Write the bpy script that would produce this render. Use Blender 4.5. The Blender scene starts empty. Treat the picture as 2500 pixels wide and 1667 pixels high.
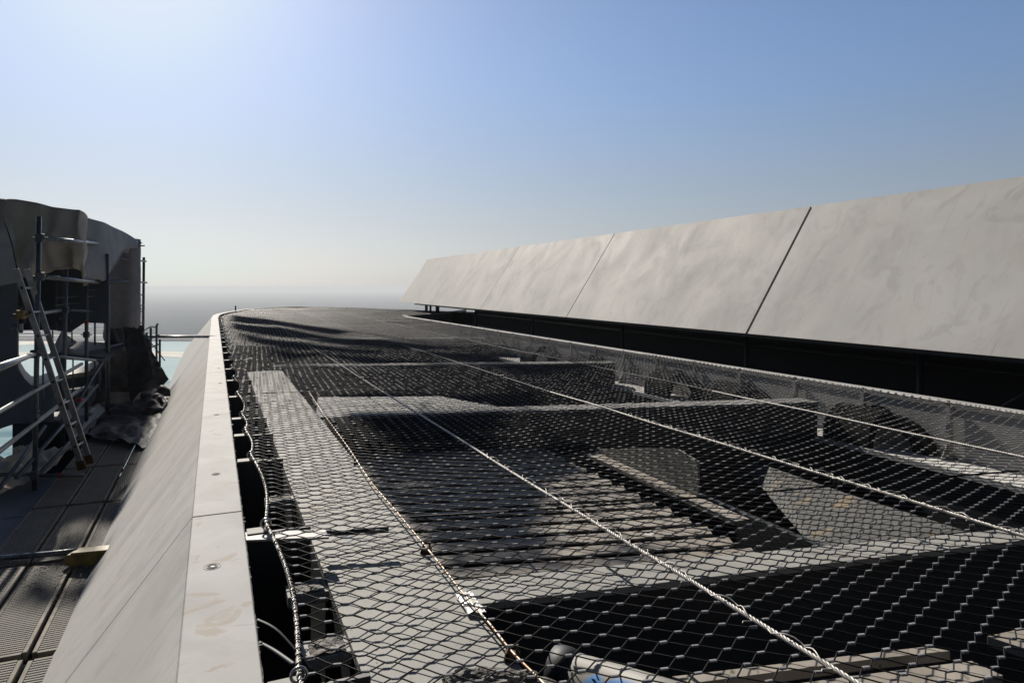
import bpy, math, random
from mathutils import Vector, Matrix, noise
random.seed(7)
R = math.radians
SC = bpy.context.scene
COL = SC.collection
# ------------------------------------------------------------------ camera
CAMZ = 1.2            # eye height above the coping, which lies at z = 0
F = 1667.0            # focal length in photo pixels (24 mm on 36 mm)
VH = 700.0            # horizon row
cam = bpy.data.cameras.new('camera'); camo = bpy.data.objects.new('camera', cam)
COL.objects.link(camo); SC.camera = camo
camo.location = (0, 0, CAMZ); camo.rotation_euler = (R(90), 0, 0)
cam.lens = 24; cam.sensor_width = 36; cam.shift_y = -(833.5-VH)/2500
cam.clip_start = 0.05; cam.clip_end = 60000
# ------------------------------------------------------------------ light
SUN_EL, SUN_AZ = 34.0, -29.0      # azimuth from +Y, negative = left
w = bpy.data.worlds.new('World'); SC.world = w; w.use_nodes = True
nt = w.node_tree; nt.nodes.clear()
sky = nt.nodes.new('ShaderNodeTexSky'); sky.sky_type = 'NISHITA'; sky.sun_disc = False
sky.sun_elevation = R(SUN_EL); sky.sun_rotation = R(SUN_AZ)
sky.altitude = 0; sky.air_density = 1.0; sky.dust_density = 0.7; sky.ozone_density = 3.0
bg = nt.nodes.new('ShaderNodeBackground'); bg.inputs['Strength'].default_value = 0.073
out = nt.nodes.new('ShaderNodeOutputWorld')
# milky coastal air: compress the range of the clear-sky model and take the yellow out of its horizon
gm = nt.nodes.new('ShaderNodeGamma'); gm.inputs[1].default_value = .88
nt.links.new(sky.outputs[0], gm.inputs[0])
tcw = nt.nodes.new('ShaderNodeTexCoord'); sx = nt.nodes.new('ShaderNodeSeparateXYZ'); nt.links.new(tcw.outputs['Generated'], sx.inputs[0])
mrw = nt.nodes.new('ShaderNodeMapRange'); mrw.inputs['From Min'].default_value = 0.0; mrw.inputs['From Max'].default_value = .34
mrw.inputs['To Min'].default_value = .80; mrw.inputs['To Max'].default_value = 0.0; mrw.interpolation_type = 'SMOOTHSTEP'
nt.links.new(sx.outputs[2], mrw.inputs[0])
bw_ = nt.nodes.new('ShaderNodeRGBToBW'); nt.links.new(gm.outputs[0], bw_.inputs[0])
mw = nt.nodes.new('ShaderNodeMixRGB'); nt.links.new(mrw.outputs[0], mw.inputs[0]); nt.links.new(gm.outputs[0], mw.inputs[1])
tint = nt.nodes.new('ShaderNodeMixRGB'); tint.blend_type = 'MULTIPLY'; tint.inputs[0].default_value = 1
tint.inputs[2].default_value = (.73,.69,.62,1); nt.links.new(bw_.outputs[0], tint.inputs[1]); nt.links.new(tint.outputs[0], mw.inputs[2])
cl_ = nt.nodes.new('ShaderNodeMixRGB'); cl_.blend_type = 'MULTIPLY'; cl_.inputs[0].default_value = 1; cl_.inputs[2].default_value = (1.03,1.10,1.24,1)
nt.links.new(mw.outputs[0], cl_.inputs[1])
dk_ = nt.nodes.new('ShaderNodeMixRGB'); dk_.blend_type = 'DARKEN'; dk_.inputs[0].default_value = 1; dk_.inputs[2].default_value = (7.6,8.2,9.6,1)
nt.links.new(cl_.outputs[0], dk_.inputs[1])
# deeper sky overhead and away from the sun
def wr(src, a, b, c, d):
    n = nt.nodes.new('ShaderNodeMapRange'); n.inputs['From Min'].default_value = a; n.inputs['From Max'].default_value = b
    n.inputs['To Min'].default_value = c; n.inputs['To Max'].default_value = d; nt.links.new(src, n.inputs[0]); return n.outputs[0]
m1 = nt.nodes.new('ShaderNodeMath'); m1.operation = 'MULTIPLY'
nt.links.new(wr(sx.outputs[1], -.3, .5, .22, 1), m1.inputs[0]); nt.links.new(wr(sx.outputs[2], .42, .8, 1, .35), m1.inputs[1])
vm_ = nt.nodes.new('ShaderNodeVectorMath'); vm_.operation = 'SCALE'
nt.links.new(dk_.outputs[0], vm_.inputs[0]); nt.links.new(m1.outputs[0], vm_.inputs['Scale'])
nt.links.new(vm_.outputs[0], bg.inputs[0]); nt.links.new(bg.outputs[0], out.inputs[0])
sl = bpy.data.lights.new('sun', 'SUN'); sl.energy = 5.0; sl.angle = R(0.45); sl.color = (1, .925, .82)
so = bpy.data.objects.new('sun', sl); COL.objects.link(so)
sd = Vector((math.sin(R(SUN_AZ))*math.cos(R(SUN_EL)), math.cos(R(SUN_AZ))*math.cos(R(SUN_EL)), math.sin(R(SUN_EL))))
so.rotation_euler = sd.to_track_quat('Z', 'Y').to_euler()
so.location = sd*30
SC.view_settings.view_transform = 'Standard'; SC.view_settings.look = 'None'
SC.view_settings.gamma = 1; SC.view_settings.use_curve_mapping = False
SC.view_settings.exposure = 0.45
SC.cycles.volume_bounces = 1
# ------------------------------------------------------------------ frames
TS = math.atan(0.436)
S = Vector((-math.sin(TS), math.cos(TS), 0)); N = Vector((math.cos(TS), math.sin(TS), 0))
def W(s, n, z=0.0): return S*s + N*n + Vector((0, 0, z))
def px(u, v, h):      # photo pixel on the plane h below the eye
    d = h*F/(v-VH); return Vector(((u-1250)/F*d, d, CAMZ-h))
def pd(u, v, d):      # photo pixel at distance d
    return Vector(((u-1250)/F*d, d, CAMZ-(v-VH)/F*d))
def sn(p): return p.dot(S), p.dot(N)
TP = math.atan(0.411)
S2 = Vector((-math.sin(TP), math.cos(TP), 0)); N2 = Vector((math.cos(TP), math.sin(TP), 0))
def W2(s, n, z=0.0): return S2*s + N2*n + Vector((0, 0, z))
# ------------------------------------------------------------------ materials
KA = .58
def mat(name, col, rough=.6, metal=0.0, col2=None, nscale=3.0, stretch=(1,1,1), rot=0.0, bump=0.0, bscale=40.0,
        spots=None, spot_scale=30, spot_thr=.72, detail=6, spec=.5, ramp=(.35,.65), rvar=0.0):
    m = bpy.data.materials.new(name); m.use_nodes = True
    t = m.node_tree; b = t.nodes['Principled BSDF']; L = t.links
    if spec and metal < .3:
        col = tuple(c*KA for c in col); col2 = tuple(c*KA for c in col2) if col2 else None; spots = tuple(c*KA for c in spots) if spots else None
    b.inputs['Roughness'].default_value = rough; b.inputs['Metallic'].default_value = metal
    b.inputs['Specular IOR Level'].default_value = spec
    b.inputs['Base Color'].default_value = (*col, 1)
    g = t.nodes.new('ShaderNodeNewGeometry')
    mp = t.nodes.new('ShaderNodeMapping'); mp.vector_type = 'TEXTURE'
    mp.inputs['Rotation'].default_value = (0, 0, rot); mp.inputs['Scale'].default_value = stretch
    L.new(g.outputs['Position'], mp.inputs[0])
    cur = None
    if col2:
        n = t.nodes.new('ShaderNodeTexNoise'); n.inputs['Scale'].default_value = nscale
        n.inputs['Detail'].default_value = detail; n.inputs['Roughness'].default_value = .6
        L.new(mp.outputs[0], n.inputs['Vector'])
        cr = t.nodes.new('ShaderNodeValToRGB')
        cr.color_ramp.elements[0].position = ramp[0]; cr.color_ramp.elements[1].position = ramp[1]
        cr.color_ramp.elements[0].color = (*col, 1); cr.color_ramp.elements[1].color = (*col2, 1)
        L.new(n.outputs['Fac'], cr.inputs[0]); cur = cr.outputs[0]
        if rvar:
            mr = t.nodes.new('ShaderNodeMapRange'); mr.inputs['To Min'].default_value = rough-rvar
            mr.inputs['To Max'].default_value = rough+rvar
            mr.inputs['From Min'].default_value = .3; mr.inputs['From Max'].default_value = .7
            L.new(n.outputs['Fac'], mr.inputs[0]); L.new(mr.outputs[0], b.inputs['Roughness'])
    if spots:
        n2 = t.nodes.new('ShaderNodeTexNoise'); n2.inputs['Scale'].default_value = spot_scale
        n2.inputs['Detail'].default_value = 3
        L.new(mp.outputs[0], n2.inputs['Vector'])
        mr = t.nodes.new('ShaderNodeMapRange'); mr.inputs['From Min'].default_value = spot_thr-.06
        mr.inputs['From Max'].default_value = spot_thr+.03
        L.new(n2.outputs['Fac'], mr.inputs[0])
        mx = t.nodes.new('ShaderNodeMixRGB'); mx.inputs[2].default_value = (*spots, 1)
        if cur: L.new(cur, mx.inputs[1])
        else: mx.inputs[1].default_value = (*col, 1)
        L.new(mr.outputs[0], mx.inputs[0]); cur = mx.outputs[0]
    if cur: L.new(cur, b.inputs['Base Color'])
    if bump:
        n3 = t.nodes.new('ShaderNodeTexNoise'); n3.inputs['Scale'].default_value = bscale; n3.inputs['Detail'].default_value = 5
        L.new(mp.outputs[0], n3.inputs['Vector'])
        bp = t.nodes.new('ShaderNodeBump'); bp.inputs['Strength'].default_value = 1; bp.inputs['Distance'].default_value = bump
        L.new(n3.outputs['Fac'], bp.inputs['Height']); L.new(bp.outputs[0], b.inputs['Normal'])
    return m
def add_layer(m, col, scale, thr, soft=.05, stretch=(1,1,1), rot=0.0, dist=0.0, amt=1.0, detail=4):
    """one more procedural layer of dirt or scratches on the base colour"""
    col = tuple(c*KA for c in col)
    t = m.node_tree; L = t.links; b = t.nodes['Principled BSDF']
    g = t.nodes.new('ShaderNodeNewGeometry'); mp = t.nodes.new('ShaderNodeMapping'); mp.vector_type = 'TEXTURE'
    mp.inputs['Rotation'].default_value = (0,0,rot) if not isinstance(rot, tuple) else rot
    mp.inputs['Scale'].default_value = stretch
    mp.inputs['Location'].default_value = (random.random()*5, random.random()*5, 0)
    L.new(g.outputs['Position'], mp.inputs[0])
    n = t.nodes.new('ShaderNodeTexNoise'); n.inputs['Scale'].default_value = scale; n.inputs['Detail'].default_value = detail
    n.inputs['Distortion'].default_value = dist
    L.new(mp.outputs[0], n.inputs['Vector'])
    mr = t.nodes.new('ShaderNodeMapRange'); mr.inputs['From Min'].default_value = thr; mr.inputs['From Max'].default_value = thr+soft
    mr.inputs['To Max'].default_value = amt
    L.new(n.outputs['Fac'], mr.inputs[0])
    mx = t.nodes.new('ShaderNodeMixRGB'); mx.inputs[2].default_value = (*col, 1)
    old = b.inputs['Base Color']
    if old.is_linked: L.new(old.links[0].from_socket, mx.inputs[1])
    else: mx.inputs[1].default_value = old.default_value[:]
    L.new(mr.outputs[0], mx.inputs[0]); L.new(mx.outputs[0], b.inputs['Base Color'])
    return m
M = {}
def clad_mat(name, sdir, mdir, base, dirt, light, rough, k=1.0, an=.5):
    """painted sheet with soft blotches and run-off streaks that follow the slope"""
    m = bpy.data.materials.new(name); m.use_nodes = True
    t = m.node_tree; L = t.links; b = t.nodes['Principled BSDF']; b.inputs['Specular IOR Level'].default_value = .3
    g = t.nodes.new('ShaderNodeNewGeometry')
    def dot(v):
        n = t.nodes.new('ShaderNodeVectorMath'); n.operation = 'DOT_PRODUCT'; n.inputs[1].default_value = v
        L.new(g.outputs['Position'], n.inputs[0]); return n.outputs['Value']
    ds, dm = dot(sdir), dot(mdir)
    def coords(fs, fm, off):
        out_ = []
        for src, f in ((ds, fs), (dm, fm)):
            n = t.nodes.new('ShaderNodeMath'); n.operation = 'MULTIPLY_ADD'; n.inputs[1].default_value = f; n.inputs[2].default_value = off
            L.new(src, n.inputs[0]); out_.append(n.outputs[0])
        c = t.nodes.new('ShaderNodeCombineXYZ'); L.new(out_[0], c.inputs[0]); L.new(out_[1], c.inputs[1]); return c.outputs[0]
    def layer(cur, col, fs, fm, off, lo, hi, amt, dist=0.0, detail=5):
        n = t.nodes.new('ShaderNodeTexNoise'); n.inputs['Scale'].default_value = 1; n.inputs['Detail'].default_value = detail
        n.inputs['Distortion'].default_value = dist; n.inputs['Roughness'].default_value = .6
        L.new(coords(fs, fm, off), n.inputs['Vector'])
        mr = t.nodes.new('ShaderNodeMapRange'); mr.inputs['From Min'].default_value = lo; mr.inputs['From Max'].default_value = hi; mr.inputs['To Max'].default_value = amt
        L.new(n.outputs['Fac'], mr.inputs[0])
        mx = t.nodes.new('ShaderNodeMixRGB'); mx.inputs[2].default_value = tuple(c*KA for c in col)+(1,)
        if isinstance(cur, tuple): mx.inputs[1].default_value = tuple(c*KA for c in cur)+(1,)
        else: L.new(cur, mx.inputs[1])
        L.new(mr.outputs[0], mx.inputs[0]); return mx.outputs[0], n.outputs['Fac']
    c, _ = layer(base, light, .9*k, an*k, 3.1, .38, .64, .9, .8)
    c, f1 = layer(c, dirt, 1.3*k, an*k, 9.7, .50, .74, .6, .9)
    c, _ = layer(c, light, 8*k, 1.6*an*k, 5.3, .52, .72, .38, .3)
    c, _ = layer(c, tuple(x*.72 for x in dirt), 9*k, 2*an*k, 1.3, .57, .76, .35, .6)
    c, _ = layer(c, (.24,.235,.225), 34*k, 1.6*k, 7.3, .66, .72, .55, .5)
    c, _ = layer(c, (.8,.78,.73), 42*k, 3*k, 2.2, .70, .735, .45, .9)
    c, _ = layer(c, tuple(x*.8 for x in base), 3.0*k, 2.2*k, 4.4, .52, .62, .45, 1.5)
    L.new(c, b.inputs['Base Color'])
    mr = t.nodes.new('ShaderNodeMapRange'); mr.inputs['From Min'].default_value = .35; mr.inputs['From Max'].default_value = .65
    mr.inputs['To Min'].default_value = rough+.05; mr.inputs['To Max'].default_value = rough-.05
    L.new(f1, mr.inputs[0]); L.new(mr.outputs[0], b.inputs['Roughness'])
    n = t.nodes.new('ShaderNodeTexNoise'); n.inputs['Scale'].default_value = 1; n.inputs['Detail'].default_value = 6
    L.new(coords(2.2, 1.0, .3), n.inputs['Vector'])
    bp = t.nodes.new('ShaderNodeBump'); bp.inputs['Distance'].default_value = .0012; L.new(n.outputs['Fac'], bp.inputs['Height']); L.new(bp.outputs[0], b.inputs['Normal'])
    return m
_dn = (N*-.61+Vector((0,0,-.79))).normalized()
M['clad'] = clad_mat('cladding', S, _dn, (.66,.65,.63), (.62,.57,.50), (.80,.79,.775), .72, 1.3)
_up = (N2*.55+Vector((0,0,.835))).normalized()
M['clad2'] = clad_mat('upper cladding', S2, _up, (.50,.495,.488), (.44,.42,.395), (.59,.585,.578), .74, .75, .85)
M['cap'] = mat('coping', (.49,.49,.485), .75, 0, (.58,.58,.575), 3, (1,1,1), TS, .0007, 30, spec=.25, spots=(.3,.29,.28), spot_scale=38, spot_thr=.76)
add_layer(M['cap'], (.42,.34,.26), 2.6, .60, .05, (1,1,1), TS, 2.6, .6)
add_layer(M['cap'], (.38,.375,.365), 1.7, .5, .2, (1,1,1), TS, 1.0, .5)
add_layer(M['cap'], (.36,.34,.32), 12, .66, .05, (.25,2.2,1), TS+1.4, .5, .5)
M['beam'] = mat('pale grey paint', (.43,.43,.405), .7, 0, (.53,.525,.495), 4, (1,1,1), 0, .0006, 50, spots=(.08,.075,.07), spot_scale=60, spot_thr=.715, spec=.25)
add_layer(M['beam'], (.48,.38,.29), 3.1, .60, .1, (1,1,1), 0, 1, .45)
add_layer(M['beam'], (.20,.32,.47), 1.7, .67, .06, (1,1,1), .4, 1, .6)
M['slat'] = mat('warm sandy paint', (.37,.335,.285), .7, 0, (.55,.50,.44), 5, (1,3,1), -TS, .001, 30, spots=(.13,.11,.08), spot_scale=22, spot_thr=.70)
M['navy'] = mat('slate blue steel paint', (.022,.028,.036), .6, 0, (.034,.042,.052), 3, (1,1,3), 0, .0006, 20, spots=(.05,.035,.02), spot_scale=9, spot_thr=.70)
M['hull'] = mat('slate steel hull', (.15,.18,.225), .5, 0, (.20,.235,.29), 2.5, (1,1,2), 0, .001, 12)
M['pale_wall'] = mat('grey wall', (.60,.59,.58), .6, 0, (.72,.71,.69), 2.5, (1,1,1.5), TS, .001, 25)
M['gusset'] = mat('concrete grey plate', (.30,.30,.27), .7, 0, (.38,.375,.34), 7, (1,1,3), 0, .001, 50, spots=(.14,.13,.11), spot_scale=40, spot_thr=.66)
M['sun_patch_grey'] = mat('sun patch grey', (.095,.098,.096), .8, 0, (.13,.13,.127), 4, (1,1,4), 0, .0006, 30, spots=(.28,.22,.14), spot_scale=3.5, spot_thr=.62)  # grey of the plate that stands in for a sunlit patch
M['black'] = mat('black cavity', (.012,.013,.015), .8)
M['wire'] = mat('dark coated steel wire', (.020,.020,.021), .55, 0, (.030,.030,.031), 90, bump=.0012, bscale=300, spec=.10)
M['ferrule'] = mat('aluminium ferrule', (.54,.55,.57), .6, 0, (.36,.365,.38), 7, spec=.15)
M['rope'] = mat('galvanised rope', (.95,.92,.87), .45, .2, (.50,.47,.43), 40)
M['rope_far'] = mat('dimmed rope', (.42,.41,.39), .6, 0, (.16,.155,.145), 3, detail=8, spec=.2)  # darker copy of the rope colour that dims the far strands
M['bolt'] = mat('stainless bolt', (.45,.45,.44), .28, .9, (.3,.3,.3), 40)
M['rustrope'] = mat('copper tape conductor', (.30,.17,.09), .5, .35, (.62,.56,.47), 14, (1,1,1))
M['rust'] = mat('rusty iron', (.10,.045,.018), .8, .2, (.19,.10,.04), 30)
M['foil'] = mat('silver foil tape', (.62,.61,.58), .5, .3, bump=.004, bscale=30)
M['tube'] = mat('galvanised scaffold tube', (.15,.165,.175), .36, .5, (.08,.09,.10), 8, (1,1,1), spots=(.35,.33,.30), spot_scale=25, spot_thr=.66)
M['darktube'] = mat('dark tube', (.06,.075,.095), .5, .4, (.11,.12,.13), 9)
M['alu'] = mat('scuffed aluminium', (.30,.31,.32), .45, .5, (.20,.21,.22), 12, (1,1,1), spots=(.06,.06,.06), spot_scale=30, spot_thr=.70)
M['red'] = mat('red tape', (.55,.03,.02), .6)
M['yellow'] = mat('dirty yellow paint', (.42,.29,.05), .55, 0, (.20,.14,.04), 14)
M['tarp'] = mat('tan tarpaulin', (.62,.54,.42), .8, 0, (.95,.84,.66), 2.0, (1,1,1), 0, .004, 10)
M['tarp_grey'] = mat('grey tarpaulin', (.36,.355,.35), .7, 0, (.52,.50,.47), 3, (1,1,1), 0, .004, 10)
M['plastic'] = mat('dusty dark plastic', (.04,.038,.04), .6, 0, (.085,.08,.082), 5, (1,1,1), 0, .012, 8, spec=.25)
M['cream'] = mat('cream sheet', (.62,.57,.47), .6, 0, (.42,.38,.31), 3)
M['light'] = mat('black lamp housing', (.022,.022,.022), .9, 0, (.04,.038,.034), 20, spec=.08)
M['rubble'] = mat('grey mortar', (.16,.15,.14), .9, 0, (.48,.46,.43), 22, (1,1,1), 0, .02, 45, ramp=(.4,.62))
M['pipe'] = mat('painted pipe', (.36,.35,.32), .6, 0, (.27,.26,.24), 5)
add_layer(M['pipe'], (.10,.32,.75), 5.5, .47, .05, (1.5,1,1), 0, 1, .95)
add_layer(M['pipe'], (.10,.09,.08), 14, .66, .03, (1,1,1), 0, 1, .8)
M['deck'] = mat('roof membrane', (.028,.026,.024), .9, 0, (.045,.042,.038), 2, spec=.2)
M['pvc'] = mat('scrap', (.5,.5,.5), .6)
M['mastic'] = mat('black mastic', (.02,.02,.02), .7)
def plank_mat():
    m = bpy.data.materials.new('perforated steel plank'); m.use_nodes = True
    t = m.node_tree; L = t.links; b = t.nodes['Principled BSDF']
    tc = t.nodes.new('ShaderNodeTexCoord')
    vo = t.nodes.new('ShaderNodeTexVoronoi'); vo.feature = 'F1'; vo.inputs['Scale'].default_value = 1; vo.inputs['Randomness'].default_value = 0.0
    mp = t.nodes.new('ShaderNodeMapping'); mp.inputs['Scale'].default_value = (48, 34, 1)
    L.new(tc.outputs['Object'], mp.inputs[0]); L.new(mp.outputs[0], vo.inputs['Vector'])
    mr = t.nodes.new('ShaderNodeMapRange'); mr.inputs['From Min'].default_value = .20; mr.inputs['From Max'].default_value = .30
    L.new(vo.outputs['Distance'], mr.inputs[0])
    n = t.nodes.new('ShaderNodeTexNoise'); n.inputs['Scale'].default_value = 5; n.inputs['Detail'].default_value = 6
    L.new(tc.outputs['Object'], n.inputs['Vector'])
    cr = t.nodes.new('ShaderNodeValToRGB'); cr.color_ramp.elements[0].color = (.17,.163,.15,1); cr.color_ramp.elements[1].color = (.34,.325,.295,1)
    L.new(n.outputs['Fac'], cr.inputs[0])
    mx = t.nodes.new('ShaderNodeMixRGB'); mx.inputs[1].default_value = (.02,.02,.02,1)
    L.new(mr.outputs[0], mx.inputs[0]); L.new(cr.outputs[0], mx.inputs[2]); L.new(mx.outputs[0], b.inputs['Base Color'])
    bp = t.nodes.new('ShaderNodeBump'); bp.inputs['Distance'].default_value = .010
    iv = t.nodes.new('ShaderNodeMath'); iv.operation = 'SINE'
    ml = t.nodes.new('ShaderNodeMath'); ml.operation = 'MULTIPLY'; ml.inputs[1].default_value = 7.5
    L.new(vo.outputs['Distance'], ml.inputs[0]); L.new(ml.outputs[0], iv.inputs[0])
    L.new(iv.outputs[0], bp.inputs['Height']); L.new(bp.outputs[0], b.inputs['Normal'])
    b.inputs['Roughness'].default_value = .75; b.inputs['Specular IOR Level'].default_value = .2
    return m
M['plank'] = plank_mat()
M['plank_rail'] = mat('plank edge steel', (.34,.31,.265), .75, 0, (.20,.185,.16), 12, spec=.2)
# ------------------------------------------------------------------ mesh builder
class MB:
    def __init__(s): s.v = []; s.f = []
    def add(s, vs, fs):
        o = len(s.v); s.v.extend([tuple(p) for p in vs]); s.f.extend([tuple(i+o for i in f) for f in fs]); return s
    def box(s, o, a, b, c):     # corner o and three edge vectors
        o, a, b, c = map(Vector, (o, a, b, c))
        P = [o, o+a, o+a+b, o+b, o+c, o+a+c, o+a+b+c, o+b+c]
        if a.cross(b).dot(c) < 0: fs = [(0,1,2,3),(4,7,6,5),(0,4,5,1),(1,5,6,2),(2,6,7,3),(3,7,4,0)]
        else: fs = [(0,3,2,1),(4,5,6,7),(0,1,5,4),(1,2,6,5),(2,3,7,6),(3,0,4,7)]
        return s.add(P, fs)
    def prism(s, poly, ext):    # polygon extruded by a vector
        poly = [Vector(p) for p in poly]; ext = Vector(ext); n = len(poly)
        return s.add(poly+[p+ext for p in poly],
                     [tuple(range(n)), tuple(range(2*n-1, n-1, -1))]+[(i, i+n, (i+1) % n+n, (i+1) % n) for i in range(n)])
    def tube(s, pts, r, sides=8, cap=True, flat=None):
        pts = [Vector(p) for p in pts]; n = len(pts)
        rs = r if isinstance(r, (list, tuple)) else [r]*n
        up = None; vs = []; fs = []
        for i, p in enumerate(pts):
            t = (pts[min(i+1, n-1)]-pts[max(i-1, 0)])
            if t.length < 1e-9: t = Vector((0,0,1))
            t.normalize()
            if up is None:
                up = Vector((0,0,1)) if abs(t.z) < .9 else Vector((1,0,0))
            x = up - t*up.dot(t)
            if x.length < 1e-6: x = t.orthogonal()
            x.normalize(); up = x; y = t.cross(x)
            for k in range(sides):
                a = 2*math.pi*k/sides
                vs.append(p + (x*math.cos(a)*(flat or 1) + y*math.sin(a))*rs[i])
        for i in range(n-1):
            for k in range(sides):
                k2 = (k+1) % sides
                fs.append((i*sides+k, i*sides+k2, (i+1)*sides+k2, (i+1)*sides+k))
        if cap:
            fs.append(tuple(range(sides-1, -1, -1))); fs.append(tuple(range((n-1)*sides, n*sides)))
        return s.add(vs, fs)
    def ring(s, c, ax, R_, r, seg=24, sides=8):
        c = Vector(c); ax = Vector(ax).normalized(); x = ax.orthogonal().normalized(); y = ax.cross(x)
        vs = []; fs = []
        for i in range(seg):
            a = 2*math.pi*i/seg; d = x*math.cos(a)+y*math.sin(a)
            for k in range(sides):
                b = 2*math.pi*k/sides; vs.append(c+d*(R_+r*math.cos(b))+ax*r*math.sin(b))
        for i in range(seg):
            for k in range(sides):
                i2 = (i+1) % seg; k2 = (k+1) % sides
                fs.append((i*sides+k, i2*sides+k, i2*sides+k2, i*sides+k2))
        return s.add(vs, fs)
    def build(s, name, m, parent=None, smooth=False, bevel=0):
        me = bpy.data.meshes.new(name)
        off = Vector((0,0,0))
        if parent is not None:
            p = parent
            while p is not None: off = off + Vector(p.location); p = p.parent
        me.from_pydata([(a[0]-off.x, a[1]-off.y, a[2]-off.z) for a in s.v], [], s.f)
        me.materials.append(m); me.update()
        if smooth: me.polygons.foreach_set('use_smooth', [True]*len(me.polygons))
        o = bpy.data.objects.new(name, me); COL.objects.link(o)
        if parent is not None: o.parent = parent
        if bevel:
            md = o.modifiers.new('bevel', 'BEVEL'); md.width = bevel; md.segments = 2; md.limit_method = 'ANGLE'
        return o
def thing(name, label, cat, loc=(0,0,0), group=None, rz=0):
    o = bpy.data.objects.new(name, None); COL.objects.link(o); o.location = loc; o.rotation_euler = (0,0,rz)
    o.empty_display_size = .1
    return tag(o, label, cat, group)
def tag(o, label=None, cat=None, group=None, kind=None):
    if label: o['label'] = label
    if cat: o['category'] = cat
    if group: o['group'] = group
    if kind: o['kind'] = kind
    return o
def copy_tree(o, parent=None):
    c = o.copy(); COL.objects.link(c)
    if parent is not None: c.parent = parent
    for ch in list(o.children): copy_tree(ch, c)
    return c
def sweep(path, prof, closed=True, wf=None):
    """path: list of (s,n); prof: list of (offset to the right, z) -> MB"""
    mb = MB(); n = len(path); k = len(prof)
    P = [W(a, b) for a, b in path]
    for i, p in enumerate(P):
        t = (P[min(i+1, n-1)]-P[max(i-1, 0)]).normalized(); r = Vector((t.y, -t.x, 0))
        for (o, z) in prof: mb.v.append(tuple(p+r*o+Vector((0,0,z))))
    for i in range(n-1):
        for j in range(k if closed else k-1):
            j2 = (j+1) % k
            mb.f.append((i*k+j, i*k+j2, (i+1)*k+j2, (i+1)*k+j))
    if closed:
        mb.f.append(tuple(range(k-1, -1, -1))); mb.f.append(tuple(range((n-1)*k, n*k)))
    return mb
def smoothpath(pts, sub=8):
    out = []
    n = len(pts)
    for i in range(n-1):
        p0 = pts[max(i-1,0)]; p1 = pts[i]; p2 = pts[i+1]; p3 = pts[min(i+2,n-1)]
        for k in range(sub):
            t = k/sub
            out.append(tuple(.5*((2*p1[j])+(-p0[j]+p2[j])*t+(2*p0[j]-5*p1[j]+4*p2[j]-p3[j])*t*t+(-p0[j]+3*p1[j]-3*p2[j]+p3[j])*t**3) for j in range(len(p1))))
    out.append(tuple(pts[-1])); return out
def crumple(c00, c10, c11, c01, nu, nv, amp, freq, seed, thick=.0, drape=0.0, ridged=True):
    mb = MB(); c00, c10, c11, c01 = map(Vector, (c00, c10, c11, c01))
    nrm = (c10-c00).cross(c01-c00).normalized()
    for j in range(nv+1):
        for i in range(nu+1):
            a, b = i/nu, j/nv
            p = c00*(1-a)*(1-b)+c10*a*(1-b)+c11*a*b+c01*(1-a)*b
            q = p*freq+Vector((seed*7.1, seed*3.3, 0))
            d = noise.noise(q)+.5*noise.noise(q*2.1)
            if ridged: d += .7*(1-abs(noise.noise(q*1.6+Vector((9,2,5))))*3)
            e = Vector((noise.noise(q+Vector((3,0,0))), noise.noise(q+Vector((0,5,0))), noise.noise(q+Vector((0,0,8)))))
            mb.v.append(tuple(p+nrm*d*amp+e*amp*.8-Vector((0,0,drape*4*a*(1-a)))))
    for j in range(nv):
        for i in range(nu):
            k = j*(nu+1)+i; mb.f.append((k, k+1, k+nu+2, k+nu+1))
    return mb
# ------------------------------------------------------------------ SETTING: sea, lagoon, sand
ZG = -100.0
def flat(name, pts, z, m, kind='structure'):
    mb = MB(); mb.add([(x, y, z) for x, y in pts], [tuple(range(len(pts)))])
    return tag(mb.build(name, m), kind=kind)
msea = mat('dark sea water', (.05,.06,.07), .95, 0, (.07,.08,.09), .004, (1,.35,1), spec=0)
mlag = mat('shallow lagoon water', (.36,.48,.50), .9, 0, (.44,.55,.57), .006, (2.5,.5,1), spec=0)
msand = mat('bright sand', (.78,.76,.70), .9, 0, (.62,.58,.5), .02, spec=0)
flat('sea', [(-11800,-500),(11800,-500),(11800,11800),(-11800,11800)], ZG, msea)
flat('lagoon', [(-2500,250),(900,250),(900,1235),(-300,1250),(-900,1262),(-2500,1240)], ZG+.4, mlag)
sp = [(-2400,985)]+[(-2400+i*60, 985+14*math.sin(i*.7)+8*math.sin(i*1.9)) for i in range(1, 52)]
sp += [(x, y+62+10*math.sin(x*.01)) for x, y in reversed(sp)]
flat('sandbar', sp, ZG+.8, msand)
flat('beach', [(-2500,1100),(-900,1150),(-700,1240),(-900,1262),(-2500,1240)], ZG+.9, msand)
flat('shallows', [(-2500,250),(900,250),(900,640),(-200,700),(-500,760),(-2500,720)], ZG+.6, mat('rippled shallow water', (.10,.20,.25), .9, 0, (.30,.42,.44), .02, (3,.4,1), spec=0))
br = thing('causeway', 'long low causeway across the lagoon, dark line under the grey sea', 'causeway', (0,1330,ZG))
mb = MB().prism([(-2400,1310,ZG+.5),(-2400,1322,ZG+5),(-2400,1350,ZG+5),(-2400,1365,ZG+.5)], (2700,0,0)); mb.build('embankment', mat('hazy rock', (.10,.10,.10), .9, 0, (.16,.15,.14), .05), br)
mb = MB().box((-2400,1326,ZG+5.0), (2700,0,0), (0,18,0), (0,0,1.3)); mb.build('parapet', mat('pale kerb', (.5,.5,.48), .8), br)
cw = mat('far white render', (.70,.70,.72), .8); cg = mat('far glass', (.30,.34,.40), .4)
random.seed(3)
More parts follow.
